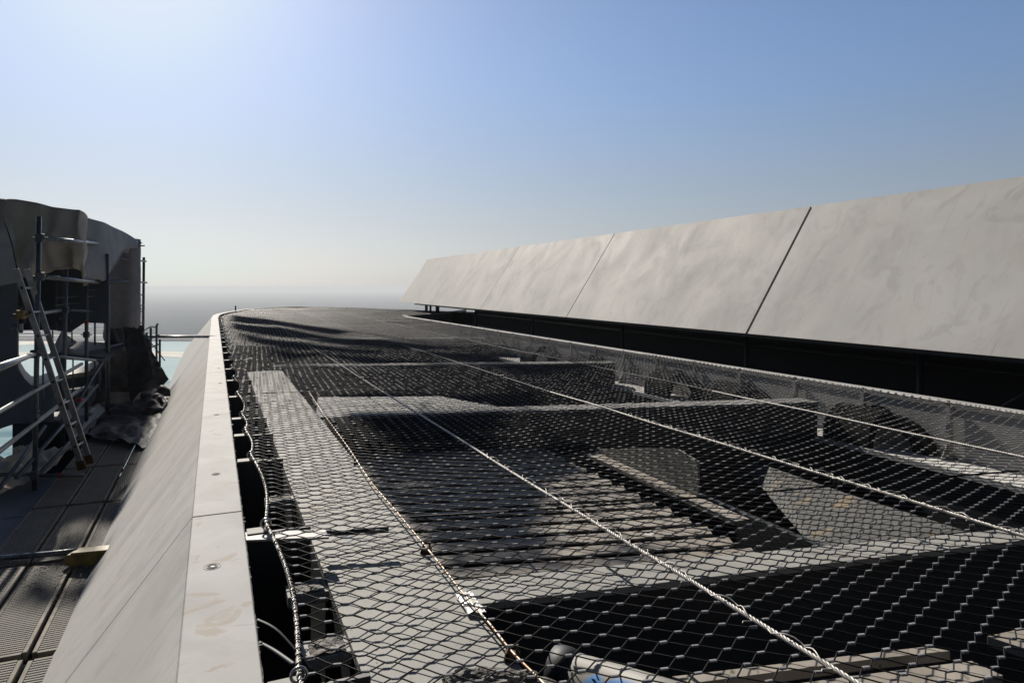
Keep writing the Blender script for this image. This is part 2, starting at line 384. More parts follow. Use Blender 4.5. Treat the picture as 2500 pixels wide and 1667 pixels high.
for i, (u, vt, d, wd) in enumerate([(52,812,1500,46),(60,846,1300,30),(100,818,1700,60),(185,806,1620,40),(205,800,1620,34),(228,812,1600,46),(246,818,1500,40),(140,825,1450,50)]):
    lab = ['white far apartment block seen left of the ladder, near the post', 'low pale block in front of the far apartment block left of the ladder', 'wide pale far block seen right behind the near scaffold post',
           'far pale block with stepped top under the grey hull', 'tallest far pale block seen through the gap under the hull', 'far pale block right of the tallest one', 'lowest far pale block next to the wrapped column', 'far pale block half behind the ladder'][i]
    p = pd(u, vt, d); t = thing('far_building', lab, 'building', (p.x, d, ZG), 'hazy city blocks by the lagoon')
    h = p.z-ZG
    MB().box((p.x-wd/2, d, ZG), (wd,0,0), (0,wd*.7,0), (0,0,h)).build('wall', cw, t)
    MB().box((p.x-wd/4, d+wd*.1, ZG+h), (wd/2,0,0), (0,wd*.4,0), (0,0,h*.14)).build('roof', cw, t)
    g = MB()
    for r in range(max(2,int(h/7))): g.box((p.x-wd*.45, d-.4, ZG+5+r*7), (wd*.9,0,0), (0,.8,0), (0,0,2.6))
    g.build('window_band', cg, t)
# ------------------------------------------------------------------ LEFT PARAPET
NOSE = smoothpath([(29,-.105),(32,.0),(34.5,.35),(36.6,.85),(39,1.4),(41,2.3),(42.6,3.5),(43,4.9),(41.8,6.2),(39.5,7.7),(36,9.0),(33,10.0),(28,13),(24,18)], 6)
par = thing('roof_parapet', 'white clad roof parapet with flat coping running from lower left to the far curved end', 'parapet', W(3, -.1, -1.2))
joints = [-2.6, 3.93, 10.45, 16.95, 23.4, 29]
def prof_cap(): return [(0,0),(.24,0),(.24,-.05),(.005,-.05)]
def prof_fas(): return [(-.004,-.006),(-.90,-1.17),(-.86,-1.2),(.03,-.05)]
def lin(a, b, nstep=10): return [(a+(b-a)*i/nstep, -.105) for i in range(nstep+1)]
for a, b in zip(joints[:-1], joints[1:]):
    sweep(lin(a+.006, b-.006), prof_cap()).build('coping_panel', M['cap'], par, bevel=.004)
    sweep(lin(a+.007, b-.007), prof_fas()).build('fascia_panel', M['clad'], par)
cut = [0, 18, 36, 52, len(NOSE)-1]
for a, b in zip(cut[:-1], cut[1:]):
    sweep(NOSE[a:b+1], prof_cap()).build('coping_panel', M['cap'], par)
    sweep(NOSE[a:b+1], prof_fas()).build('fascia_panel', M['clad'], par)
full = lin(-2.6, 29, 20)[:-1]+NOSE
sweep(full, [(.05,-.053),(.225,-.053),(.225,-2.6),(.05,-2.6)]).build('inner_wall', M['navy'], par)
# mastic ragged edge
mb = MB(); random.seed(11)
s0 = 1.0; k = 0
while s0 < 20:
    wd = .003+.004*max(0, noise.noise(Vector((s0*9,1,0)))+.3)+(.014*random.random() if random.random() < .07 else 0)
    mb.v += [tuple(W(s0, .1335, -.004)), tuple(W(s0, .1345+wd, -.005-random.random()*.003)), tuple(W(s0, .1345+wd*.6, -.03))]
    if k:
        i = 3*k; mb.f += [(i-3, i-2, i+1, i), (i-2, i-1, i+2, i+1)]
    s0 += random.uniform(.004,.012)*(1 if s0 < 6 else 3); k += 1
mb.build('sealant_edge', M['mastic'], par)
for (u, v, k) in [(518,1383,1.0),(527,1157,.8),(529,1012,.7),(537,935,.7),(534,899,.7)]:
    p = px(u, v, CAMZ); mb = MB()
    mb.ring(p+Vector((0,0,.0005)), (0,0,1), .021*k, .0028, 20, 6); mb.ring(p+Vector((0,0,.0003)), (0,0,1), .034*k, .0014, 20, 6)
    h_ = mb.build('hole_rim', M['cap'], par, True)
    MB().add([p+Vector((.016*k*math.cos(a*.5236), .016*k*math.sin(a*.5236), .0022)) for a in range(12)], [tuple(range(12))]).build('bolt_hole', M['black'], h_)
    if v == 1383:
        MB().add([p+Vector((.004+.009*math.cos(a*.5236), -.004+.006*math.sin(a*.5236), .0034)) for a in range(12)], [tuple(range(12))]).build('plug', mat('dark red plug', (.25,.03,.03), .5), h_)
# roof body below everything
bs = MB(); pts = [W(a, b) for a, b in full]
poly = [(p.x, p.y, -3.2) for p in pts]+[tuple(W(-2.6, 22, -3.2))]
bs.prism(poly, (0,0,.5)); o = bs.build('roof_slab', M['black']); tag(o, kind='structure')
# pole at the far corner
o = MB().tube([pd(575,759,33), pd(575,746,33)], .035, 8).build('antenna_pole', M['darktube']); tag(o, 'short dark pole standing at the far bend of the white parapet', 'pole')
# ------------------------------------------------------------------ RIGHT UPPER RING
up = thing('upper_cladding', 'tall leaning white clad panels forming the upper roof edge on the right', 'cladding', W2(12, 8.3, .4))
b0, t0 = (8.16,.40), (9.64,2.65)
js = [-4.1, 2.6, 9.29, 16.1, 22.8, 29.4]
def ring_panel(pa, name='cladding_panel'):
    mb = MB(); th = Vector((0,0,-.05))
    n = len(pa)
    for (lo, hi) in pa:
        lo = Vector(lo); hi = Vector(hi); back = Vector((0,0,0))
        mb.v += [tuple(lo), tuple(hi), tuple(hi+Vector((0,0,-.06))+N2*.05), tuple(lo+Vector((0,0,-.01))+N2*.06)]
    for i in range(n-1):
        for j in range(4):
            j2 = (j+1) % 4; mb.f.append((i*4+j, i*4+j2, i*4+4+j2, i*4+4+j))
    mb.f.append((3,2,1,0)); mb.f.append(tuple(range(4*n-4, 4*n)))
    return mb.build(name, M['clad2'], up)
gj = {-4.1:.02, 2.6:.03, 9.29:.030, 16.1:.017, 22.8:.010, 29.4:.006}
for k, (a, b) in enumerate(zip(js[:-1], js[1:])):
    a2, b2 = a+gj[a], b-gj[b]
    ring_panel([(W2(a2+(b2-a2)*i/6, *b0), W2(a2+(b2-a2)*i/6, *t0)) for i in range(7)])
for j_ in js[1:]:
    lo_ = W2(j_-.12, b0[0]+.075, b0[1]-.005); hi_ = W2(j_-.12, t0[0]+.055, t0[1]-.07)
    MB().prism([lo_, hi_, hi_+S2*.24, lo_+S2*.24], N2*.02).build('joint_backing', M['black'], up)
# rounded end of the ring, bending away to the right
end = []
for i in range(13):
    a = i/12*R(100); r0 = 3.2; r1 = 1.9
    cs, cn = 35.2, 8.16+r0
    lo = W2(cs+r0*math.sin(a), cn-r0*math.cos(a), .40)
    cn1 = 9.64+r1
    hi = W2(cs+r1*math.sin(a), cn1-r1*math.cos(a), 2.65)
    end.append((lo, hi))
ring_panel([(W2(29.406+(35.2-29.406)*i/5, *b0), W2(29.406+(35.2-29.406)*i/5, *t0)) for i in range(5)]+end)
# soffit + dark back wall + posts + rails
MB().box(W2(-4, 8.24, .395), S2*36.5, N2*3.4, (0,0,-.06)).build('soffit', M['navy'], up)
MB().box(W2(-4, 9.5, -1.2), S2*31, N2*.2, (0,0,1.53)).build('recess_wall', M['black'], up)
def at_n2(u, n):
    d = n/(.925+0)/( (u-1250)/F + .38/.925 ); return Vector(((u-1250)/F*d, d, 0))
for u, r in [(1041,.07),(1051,.05),(1068,.09),(1162,.05),(1301,.045),(1520,.045),(1823,.045),(2247,.045)]:
    p = at_n2(u, 8.75); MB().tube([(p.x,p.y,-1.3),(p.x,p.y,.34)], r, 10).build('post', M['navy'], up, True)
for z, n_ in ((.14,8.85),(-.35,9.0)):
    MB().tube([W2(-3, n_, z), W2(27, n_, z)], .03, 8).build('rail', M['navy'], up, True)
MB().tube([pd(2430,1000,8.6), pd(2520,950,8.3)], .012, 6).build('stay_rod', M['tube'], up, True)
# ------------------------------------------------------------------ INNER CURB (right rim of the net)
CURB = [(-2,7.0),(4,7.0),(10,7.0),(16,7.0),(22,7.0)]+smoothpath([(25,7.0),(27.3,7.05),(28.4,7.35),(28.9,7.9),(29.4,8.6),(30.2,9.4),(31.5,10.4),(34,12)],5)
cb = thing('roof_curb', 'low pale curb along the right edge of the net with grey inner face', 'curb', W(10, 7, -.6))
sweep(CURB, [(0,0),(.20,0),(.20,-.06),(0,-.06)]).build('curb_cap', M['cap'], cb, bevel=.004)
sweep(CURB[:12], [(.012,-.062),(.10,-.062),(.10,-.64),(.012,-.64)]).build('curb_face', M['pale_wall'], cb)
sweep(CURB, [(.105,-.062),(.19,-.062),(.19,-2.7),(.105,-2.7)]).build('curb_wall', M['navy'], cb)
sweep([(-2,6.58),(22,6.58)], [(0,-.58),(.43,-.58),(.43,-.64),(0,-.64)]).build('ledge', mat('white painted ledge', (.85,.85,.83), .7, 0, (.98,.97,.94), 5, spec=.2), cb, bevel=.003)
sweep([(-2,6.62),(22,6.62)], [(0,-.645),(.06,-.645),(.06,-2.9),(0,-2.9)]).build('gutter_wall', M['navy'], cb)
# ------------------------------------------------------------------ STEEL UNDER THE NET
HB = 1.37; ZB = CAMZ-HB
def girder(name, label, P, top_mat, depth, flange=.03, web=.0):
    """P: four top corners (near-left, near-right, far-right, far-left)"""
    P = [Vector(p) for p in P]; c = sum(P, Vector())/4
    t = thing(name, label, 'steel beam', (c.x, c.y, P[0].z-depth))
    MB().prism(P, (0,0,-flange)).build('top_flange', top_mat, t, bevel=.003)
    nl, nr, fr, fl = P; ins = (fl-nl).normalized()*.03; ins2 = (fr-nr).normalized()*.03
    q = [nl+ins, nr+ins2, fr-ins2, fl-ins]
    MB().prism([p+Vector((0,0,-flange-.001)) for p in q], (0,0,-depth+flange)).build('web', M['navy'], t)
    return t
nL, nR = .351*HB, .74*HB
lb = girder('long_steel_beam', 'wide pale steel beam running lengthwise just inside the left parapet', [W(.6,nL,ZB), W(.6,nR,ZB), W(11.8,nR,ZB), W(11.8,nL,ZB)], M['beam'], .55)
for sj in (3.55, 8.6):
    MB().box(W(sj, nL+.03, ZB+.0015), S*.007, N*(nR-nL-.06), (0,0,.0012)).build('joint_seam', M['mastic'], lb)
cA = [px(1190,1472,HB), px(1722,1419,HB), px(2500,1318,HB), px(2900,1262,HB)]
cB = [px(1127,1414,HB), px(1594,1371,HB), px(1988,1334,HB), px(2430,1262,HB), px(2760,1214,HB)]
# near cross beam, straight edges fitted through those points
dirx = (cA[2]-cA[0]).normalized()
pA0 = cA[0]-dirx*.06; pA1 = W(3.4-1.2, 6.6, 0)
def hit_n(p, d, n): # follow d from p to line n=const
    k = (n-p.dot(N))/d.dot(N); return p+d*k
dirB = (cB[2]-cB[0]).normalized()
q = [hit_n(cA[0], dirx, nR+.004), hit_n(cA[0], dirx, 6.61), hit_n(cB[0], dirB, 6.61), hit_n(cB[0], dirB, nR+.004)]
girder('cross_steel_beam', 'near pale cross beam over the dark pit, dappled by the net shadow', q, M['beam'], 2.4)
# far cross beam with the wide sunlit plate at its left
f0 = px(795,1018,HB); f1 = px(1700,990,HB); fd = (f1-f0).normalized()
g0 = px(880,1000,HB); e = Vector((0,.16,0))
q = [hit_n(f0, fd, nR+.004), hit_n(f0, fd, 6.61), hit_n(f0+Vector((0,.30,0)), fd, 6.61), hit_n(f0+Vector((0,.30,0)), fd, nR+.004)]
girder('cross_steel_beam', 'middle cross beam beyond the louvres, bright only at its left end', q, M['cap'], 2.4)
q2 = [q[3]+Vector((0,.004,0)), hit_n(f0+Vector((0,.304,0)), fd, 3.0), px(1075,966,HB), px(776,968,HB)]
o = MB().prism([p+Vector((0,0,-.006)) for p in q2], (0,0,-.05)).build('deck_plate', M['cap']); tag(o, 'sunlit pale deck plate behind the middle cross beam', 'plate')
for (ua,va,ub,vb,wd,lab) in [(640,895,1310,888,.35,'third cross beam, a thin pale line under the dark net'), (600,829,1110,826,.4,'fourth cross beam in the shaded far part of the net')]:
    a = px(ua,va,HB); b = px(ub,vb,HB); d = (b-a).normalized(); y = Vector((0,wd,0))
    girder('cross_steel_beam', lab, [hit_n(a,d,.9), hit_n(a,d,6.61), hit_n(a,d,6.61)+y, hit_n(a,d,.9)+y], M['beam'], 2.2)
# far roof deck below the net
bd = [px(565,777,1.62), px(725,797,1.62), px(975,840,1.62), px(1160,852,1.62), px(1330,858,1.62)]
inner = [W(a, b, ZB-.12) for a, b in [(24,6.9),(28,6.9),(30,8.6),(33,9.6),(36,8.6),(39.3,7.3),(41.4,6),(42.5,4.8),(42.1,3.7),(40.6,2.7),(38.8,1.9),(36.4,1.3),(34.2,.8),(31,.4)]]
o = MB().prism([Vector((p.x,p.y,ZB-.12)) for p in bd]+inner, (0,0,-.1)).build('far_roof_deck', M['deck']); tag(o, kind='structure')
# louvre slats
def louvres(name, label, s0, s1, n0, n1, pitch, wdt, z, tilt, dirv, group=None):
    t = thing(name, label, 'louvre panel', W((s0+s1)/2, (n0+n1)/2, z-.1), group)
    s_ = s0
    while s_ < s1:
        a = W(s_, n0, z); k = (n1-n0)/dirv.dot(N); b = a+dirv*k
        up_ = Vector((0,0,tilt)); dep = Vector((0,wdt,0))
        MB().box(a, b-a, dep+up_, Vector((0,0,-.014))).build('slat', M['slat'], t, bevel=.003)
        s_ += pitch
    # carrier rails
    for n_ in (n0+.06, n1-.06):
        MB().box(W(s0-.3, n_, z-.04), S*(s1-s0+.6), N*.05, (0,0,-.10)).build('carrier', M['navy'], t)
    return t
lz = -.55; ldir = Vector((.985,.17,0)).normalized()
louvres('louvre_panel', 'sandy louvre slats seen through the net between the pale beams', 3.70, 7.05, 1.22, 3.24, .222, .128, lz, .008, ldir)
ldir2 = Vector((.985,.26,0)).normalized()
c0 = px(2240,1610,1.75); s_, n_ = sn(c0)
def slat_quad(pts, h, par_):
    P = [px(u, v, h) for u, v in pts]; return MB().prism(P, (0,0,-.045)).build('slat', M['slat'], par_, bevel=.002)
t = thing('louvre_panel', 'sandy louvre slats at the lower right corner below the net', 'louvre panel', px(2200,1620,1.85))
slat_quad([(1690,1667),(2130,1608),(2320,1588),(2262,1577),(1640,1650)], 1.60, t)
slat_quad([(1890,1720),(2360,1667),(2450,1648),(2372,1612),(2150,1640),(1700,1700)], 1.60, t)
slat_quad([(2410,1552),(2620,1620),(2760,1560),(2500,1532)], 1.60, t)
# strip + triangular gusset right of the dark slot
n3 = 2.09*1.75
t = thing('gusset_plate', 'triangular concrete grey plate on a sandy strip, right of the louvres', 'steel plate', W(5.6, n3, -.7))
sa = sn(px(1440,1105,1.75))[0]; sb = sn(px(1683,1214,1.75))[0]; sc_ = sn(px(1830,1266,1.75))[0]
MB().box(W(sc_, n3-.10, lz), S*(sa-sc_), N*.145, (0,0,-.03)).build('flange', M['slat'], t)
tp = sn(px(1683,1214,1.75))
MB().prism([W(sb, n3+.05, lz), W(sb, n3+.05, lz+.29), W(sb+.30, n3+.05, lz+.335), W(sa, n3+.05, lz+.03), W(sa+.05, n3+.05, lz)], N*.02).build('plate', M['gusset'], t)
MB().box(W(sc_-.8, n3+.09, lz-.004), S*6.5, N*.05, (0,0,-1.6)).build('side_web', M['navy'], t)
# added slanting plate, cut to the outline of the sunlit patch in the pit
A_ = px(1808,1128,2.05); B_ = px(1992,1345,2.05); C_ = px(2360,1296,1.75); D_ = px(1880,1140,1.9)
o = MB().prism([A_, B_, C_, px(2070,1205,1.83), D_], Vector((.004,.01,-.008))).build('sun_patch', M['sun_patch_grey']); tag(o, 'added grey plate shaped as the sunlit patch inside the dark pit', 'steel plate')
# side cleats between long beam and parapet
for i, (s_, lab) in enumerate([(2.62,'mortar smeared cleat nearest the lower edge, left of the long beam'), (3.18,'crumbly cleat beside the near net bracket'), (4.62,'pale cleat joining long beam and bracket wall, third from the front'), (7.4,'small far cleat in the shaded slot beside the long beam')]):
    t = thing('beam_cleat', lab, 'cleat', W(s_, .45, ZB-.1), 'cleats beside the long beam')
    MB().box(W(s_, .30, ZB-.012), S*.14, N*(nL-.302), (0,0,-.05)).build('plate', M['beam'], t, bevel=.004)
    cr_ = crumple(W(s_+.01,.33,ZB-.006), W(s_+.01,nL-.02,ZB-.006), W(s_+.12,nL-.02,ZB-.006), W(s_+.12,.33,ZB-.006), 14, 8, .006, 18, i)
    cr_.build('mortar_smear', M['rubble'], t, True)
# debris, mortar lump, pipe
def lump(name, c, rx, ry, rz, seed, m, label, cat):
    mb = MB(); nu, nv = 40, 16
    for j in range(nv+1):
        for i in range(nu):
            a = 2*math.pi*i/nu; b = j/nv*math.pi/2
            d = Vector((math.cos(a)*math.sin(b), math.sin(a)*math.sin(b), math.cos(b)))
            k = 1+.35*noise.noise(d*2.2+Vector((seed,0,0)))+.22*noise.noise(d*6+Vector((seed,2,0)))+.12*noise.noise(d*15)
            mb.v.append((c.x+d.x*rx*k, c.y+d.y*ry*k, c.z+d.z*rz*k-.002))
    for j in range(nv):
        for i in range(nu):
            i2 = (i+1) % nu; mb.f.append((j*nu+i, (j+1)*nu+i, (j+1)*nu+i2, j*nu+i2))
    o = mb.build(name, m, None, False); return tag(o, label, cat)
p = px(1205,1668,HB); lump('mortar_lump', Vector((p.x, p.y-.03, ZB)), .19, .085, .05, 3.1, M['rubble'], 'rough grey lump of mortar on the long beam at the bottom edge', 'mortar')
lump('mortar_crumb', px(1725,1345,1.75)+Vector((0,0,.012)), .05, .02, .012, 1.1, M['rubble'], 'dark crumbs of mortar on the louvre slats', 'mortar')
o = MB().add([px(a,b,1.745)+Vector((0,0,.02)) for a, b in [(1572,1305),(1590,1303),(1598,1310),(1588,1314),(1574,1311)]], [(0,1,2,3,4)]).build('paper_scrap', M['foil']); tag(o, 'small white scrap lying on the louvre slats', 'scrap')
pa = pd(1372,1640,2.62); pb = pd(1760,1760,2.30)
t = thing('pipe', 'pale pipe with blue paint and a collar lying under the net at the bottom edge', 'pipe', pa)
ax = (pb-pa).normalized()
MB().tube([pa+ax*.05, pb+ax*.3], .082, 28).build('barrel', M['pipe'], t, True)
MB().tube([pa-ax*.035, pa-ax*.03, pa+ax*.02, pa+ax*.06], [.080,.094,.094,.084], 28).build('collar', M['navy'], t, True)
# ------------------------------------------------------------------ NET BRACKETS AND EYE BOLTS
ROPE_N = .236
bolts_s = []
for v, u in [(1639,722),(1272,641),(1106,610),(1047,600),(1008,593),(957,582),(919,573)]:
    bolts_s.append(sn(px(u, v, CAMZ-.03))[0])
s_ = bolts_s[-1]
while s_ < 29: s_ += 1.35; bolts_s.append(s_)
near_b = thing('net_bracket', 'x', 'bracket', (0,0,0), 'steel brackets under the left net rope')
MB().box(-N*.085, N*.30, S*.02, (0,0,-1.1)).build('web', M['navy'], near_b)
MB().box(N*-.088+Vector((0,0,.003)), N*.10, S*.09, (0,0,-.016)).build('top_plate', M['beam'], near_b, bevel=.004)
eb = thing('eye_bolt', 'x', 'eye bolt', (0,0,0), 'eye bolts along the left parapet')
MB().ring((0,0,.03), S, .023, .0052, 28, 10).build('eye', M['bolt'], eb, True)
MB().tube([(0,0,-.02),(0,0,.008)], .007, 10).build('shank', M['bolt'], eb, True)
MB().tube([(0,0,-.002),(0,0,.009)], .015, 6).build('nut', M['bolt'], eb)
ordn = ['nearest','second','third','fourth','fifth','sixth','seventh','eighth','ninth','tenth','eleventh','twelfth','thirteenth','fourteenth','fifteenth','sixteenth','seventeenth','eighteenth','nineteenth','twentieth','twenty-first','twenty-second','twenty-third','twenty-fourth','twenty-fifth','twenty-sixth','twenty-seventh','twenty-eighth','twenty-ninth','thirtieth']
for i, s_ in enumerate(bolts_s):
    b_ = near_b if i == 0 else copy_tree(near_b)
    e_ = eb if i == 0 else copy_tree(eb)
    b_.location = W(s_-.02, ROPE_N, -.022); e_.location = W(s_, ROPE_N, -.012)
    b_['label'] = f'{ordn[i]} dark steel bracket plate below the left net rope, counted from the front'
    e_['label'] = f'{ordn[i]} steel eye bolt holding the left net rope, counted from the front'
t = thing('bracket_arm', 'wide pale bracket arm reaching from the parapet over the long beam', 'bracket', W(bolts_s[1], .5, -.1))
MB().box(W(bolts_s[1]-.075, .135, -.026), Vector((.95,.10,0)).normalized()*.40, S*.12, (0,0,-.012)).build('flat_bar', M['pale_wall'], t, bevel=.004)
MB().tube([W(bolts_s[1]-.03,.5,-.036)+Vector((.0,-.02,-.02)), W(bolts_s[1]-.03,.5,-.036)+Vector((.34,.04,-.02))], .016, 10).build('rod', M['navy'], t, True)
# curved stays at lower left
for k, (a, b, c, d) in enumerate([((628,1515),(680,1545),(760,1640),2.6), ((632,1570),(670,1590),(720,1625),2.4)]):
    P = [pd(*a, d), pd(*b, d-.05), pd(*c, d-.15)]
    P = [Vector(q_) for q_ in smoothpath([tuple(x) for x in P], 6)]
    o = MB().tube(P, .009, 8).build('curved_stay', M['navy'], None, True); tag(o, ['upper curved steel stay in the slot at the lower left of the net','lower curved steel stay near the nearest eye bolt'][k], 'stay')
# right eye bolts with small wall posts
rp = thing('net_post', 'x', 'post', (0,0,0), 'short posts along the right curb')
MB().box(-S*.02-N*.05, S*.04, N*.05, (0,0,.55)).build('upright', M['pale_wall'], rp)
MB().prism([Vector(-N*.16), Vector(-N*.05), Vector(-N*.05)+Vector((0,0,.16))], S*.012).build('foot', M['beam'], rp)
rb = thing('eye_bolt', 'x', 'eye bolt', (0,0,0), 'eye bolts along the right curb')
MB().ring((0,0,.025), S, .022, .0055, 20, 8).build('eye', M['wire'], rb, True)
MB().tube([(0,0,-.03),(0,0,.006)], .007, 8).build('shank', M['wire'], rb, True)
s_ = sn(px(2301,985,CAMZ))[0]-2*1.02; i = 0
while s_ < 24:
    r_ = rp if i == 0 else copy_tree(rp); e_ = rb if i == 0 else copy_tree(rb)
    r_.location = W(s_, 6.998, -.58); e_.location = W(s_, 6.955, -.028)
    r_['label'] = f'{ordn[i]} short grey post on the inner face of the right curb, counted from the front'
    e_['label'] = f'{ordn[i]} dark eye bolt on the right curb, counted from the front'
    s_ += 1.02; i += 1
# floodlights on the ledge
fl = thing('floodlight', 'x', 'floodlight', (0,0,0), 'dark floodlights on the right ledge')
prof = [(0,0),(0,.10)]+[(.36-.36*math.cos(a*math.pi/16), .10+.30*math.sin(a*math.pi/16)) for a in range(1, 8)]+[(.36,.38),(.36,.30)]+[(.34-.26*math.cos(a*math.pi/10), .02+.24*math.sin(a*math.pi/10)) for a in range(4, -1, -1)]+[(.08,0)]
MB().prism([N*a+Vector((0,0,b)) for a, b in prof], S*.60).build('housing', M['light'], fl)
for k in (.44,.52,.605):
    pr = [N*(a-.004)+Vector((0,0,b+.004)) for a, b in prof[:10]]
    MB().tube([p+S*k for p in pr], .0055, 6).build('cooling_rib', M['ferrule'], fl, True)
MB().tube([N*.36+S*.1+Vector((0,0,.36)), N*.42+S*.1+Vector((0,0,.40)), N*.42+S*.32+Vector((0,0,.40)), N*.36+S*.32+Vector((0,0,.36))], .012, 6).build('yoke', M['light'], fl)
arc_o = [N*.30+S*(-.52*math.sin(a*math.pi/20))+Vector((0,0,.36*math.cos(a*math.pi/20)+.0)) for a in range(0, 11)]
arc_i = [N*.30+S*(-.30*math.sin(a*math.pi/20))+Vector((0,0,.20*math.cos(a*math.pi/20)+.0)) for a in range(10, -1, -1)]
MB().prism(arc_o+arc_i, N*.09).build('shadow_arc', M['light'], fl)  # dark arc added in the outline of the housing's shadow on the wall
for i, (u, v) in enumerate([(2130,1093),(1790,1011),(1660,970),(1480,917),(1360,888)]):
    s_ = sn(px(u, v, 1.775))[0]
    o = fl if i == 0 else copy_tree(fl)
    o.location = W(s_, 6.59, -.578)
    o['label'] = f'{ordn[i]} dark rounded floodlight on the ledge under the right curb, counted from the front'
# ------------------------------------------------------------------ THE NET
random.seed(5)
def rope_n(s):          # left border rope scallops between bolts
    bs_ = bolts_s
    for a, b in zip(bs_[:-1], bs_[1:]):
        if a <= s < b:
            k = (s-a)/(b-a); return ROPE_N + .045*min(1,(b-a)/1.4)*math.sin(math.pi*k)
    return ROPE_N
def right_n(s):
    k = (s-.37)/1.02 % 1.0
    return 6.93-.02*math.sin(math.pi*k)
NOSE_IN = [(a, b) for a, b in NOSE]
def inside(s, n):
    if s < .9: return False
    if s < 29:
        if n < rope_n(s): return False
        if s < 27 and n > right_n(s): return False
        if s >= 27 and n > 6.93+ (s-27)*.9: return False
        return True
    # far nose region: point in polygon shrunk
    poly = [(28.9,.24),(32,.42),(34.5,.75),(36.4,1.15),(38.8,1.75),(40.7,2.6),(42.2,3.7),(42.6,4.85),(41.5,6.0),(39.3,7.4),(36,8.7),(33,9.6),(30.6,9.4),(29.3,8.9),(28.9,8.6)]
    c = False; j = len(poly)-1
    for i in range(len(poly)):
        a, b = poly[i], poly[j]
        if (a[1] > n) != (b[1] > n) and s < (b[0]-a[0])*(n-a[1])/(b[1]-a[1])+a[0]: c = not c
        j = i
    return c
CN = [ROPE_N, 1.74, 3.48, 5.15, 6.93]
def netz(s, n):
    z = .012
    for a, b in zip(CN[:-1], CN[1:]):
        if a <= n <= b: z -= .032*math.sin(math.pi*(n-a)/(b-a))
    z += .010*noise.noise(Vector((s*.8, n*.8, 0)))+.02*noise.noise(Vector((s*.22, n*.35, 4)))
    if s > 30: z -= .0
    return z
e1 = Vector((.098,-.031,0)); e2 = Vector((.064,.060,0))
Ad = (e1+e2).normalized()
# lattice in s/n
cells = {}
inv = e1.x*e2.y-e1.y*e2.x
import itertools
for i in range(-420, 260):
    for j in range(-200, 900):
        x = e1.x*i+e2.x*j; y = e1.y*i+e2.y*j
        if y < .8 or y > 43 or x > 7 or x < -18: continue
        s_ = x*S.x+y*S.y; n_ = x*N.x+y*N.y
        if n_ < -.1 or n_ > 10.5: continue
        if inside(s_, n_):
            # slight warp so that rows are never ruler straight
            wx = .012*noise.noise(Vector((x*.7, y*.7, 1))); wy = .012*noise.noise(Vector((x*.7, y*.7, 7)))
            cells[(i, j)] = Vector((x+wx, y+wy, netz(s_, n_)))
net = thing('safety_net', 'black stainless wire rope net stretched across the whole roof opening', 'net', W(8, 3.5, 0))
wires = MB(); fer = MB()
def quick_tube(mb, pts, r, sides):
    o = len(mb.v); n = len(pts)
    for i, p in enumerate(pts):
        t = pts[min(i+1, n-1)]-pts[max(i-1, 0)]
        l = math.hypot(t.x, t.y) or 1e-6; x = Vector((-t.y/l, t.x/l, 0)); tn = t.normalized(); y = tn.cross(x)
        for k in range(sides):
            a = 2*math.pi*(k+.5)/sides; c, s2 = math.cos(a)*r, math.sin(a)*r
            mb.v.append((p.x+x.x*c+y.x*s2, p.y+x.y*c+y.y*s2, p.z+y.z*s2))
    for i in range(n-1):
        for k in range(sides):
            k2 = (k+1) % sides; mb.f.append((o+i*sides+k, o+i*sides+k2, o+(i+1)*sides+k2, o+(i+1)*sides+k))
edge_hits = []
for (i, j), c in cells.items():
    d = c.y
    for (di, dj, sg) in ((1,0,1),(0,1,1),(-1,0,-1),(0,-1,-1)):
        k = (i+di, j+dj); nb = cells.get(k)
        if nb is None:
            ev = e1*di+e2*dj; tgt = c+ev
            # find crossing with the border
            lo, hi = 0.0, 1.0
            for _ in range(8):
                m_ = (lo+hi)/2; q_ = c+ev*m_
                if inside(q_.dot(S), q_.dot(N)): lo = m_
                else: hi = m_
            if d < 24:
                end_ = c+ev*hi; end_ = Vector((end_.x, end_.y, .018))
                st = c+Ad*sg*.012
                quick_tube(wires, [st, st.lerp(end_, .5)+Vector((0,0,-.004)), end_], .0024, 5)
                edge_hits.append((end_, d))
            continue
        if sg < 0: continue
        a0 = c+Ad*.012; a1 = nb-Ad*.012
        if d < 7:
            pts_ = []
            for q_ in range(7):
                t_ = q_/6; sm = t_*t_*(3-2*t_)
                lx = a0.lerp(a1, t_); along = Ad*((a1-a0).dot(Ad)); across = (a1-a0)-along
                pts_.append(a0+along*t_+across*(.72*t_+.28*sm))
            quick_tube(wires, pts_, .0026, 6)
        elif d < 14:
            quick_tube(wires, [a0, a0.lerp(a1,.25)-((a1-a0)-Ad*((a1-a0).dot(Ad)))*.03, a0.lerp(a1,.75)+((a1-a0)-Ad*((a1-a0).dot(Ad)))*.03, a1], .0022, 4)
        else:
            quick_tube(wires, [a0, a1], .0021, 3)
Bd = Vector((-Ad.y, Ad.x, 0)); fer_parts = []
order = sorted(cells.values(), key=lambda c: c.y)
vis = [c for c in order if abs(c.x/c.y) < .78 and (CAMZ-c.z)/c.y < .585][:100]
visset = set(id(c) for c in vis)
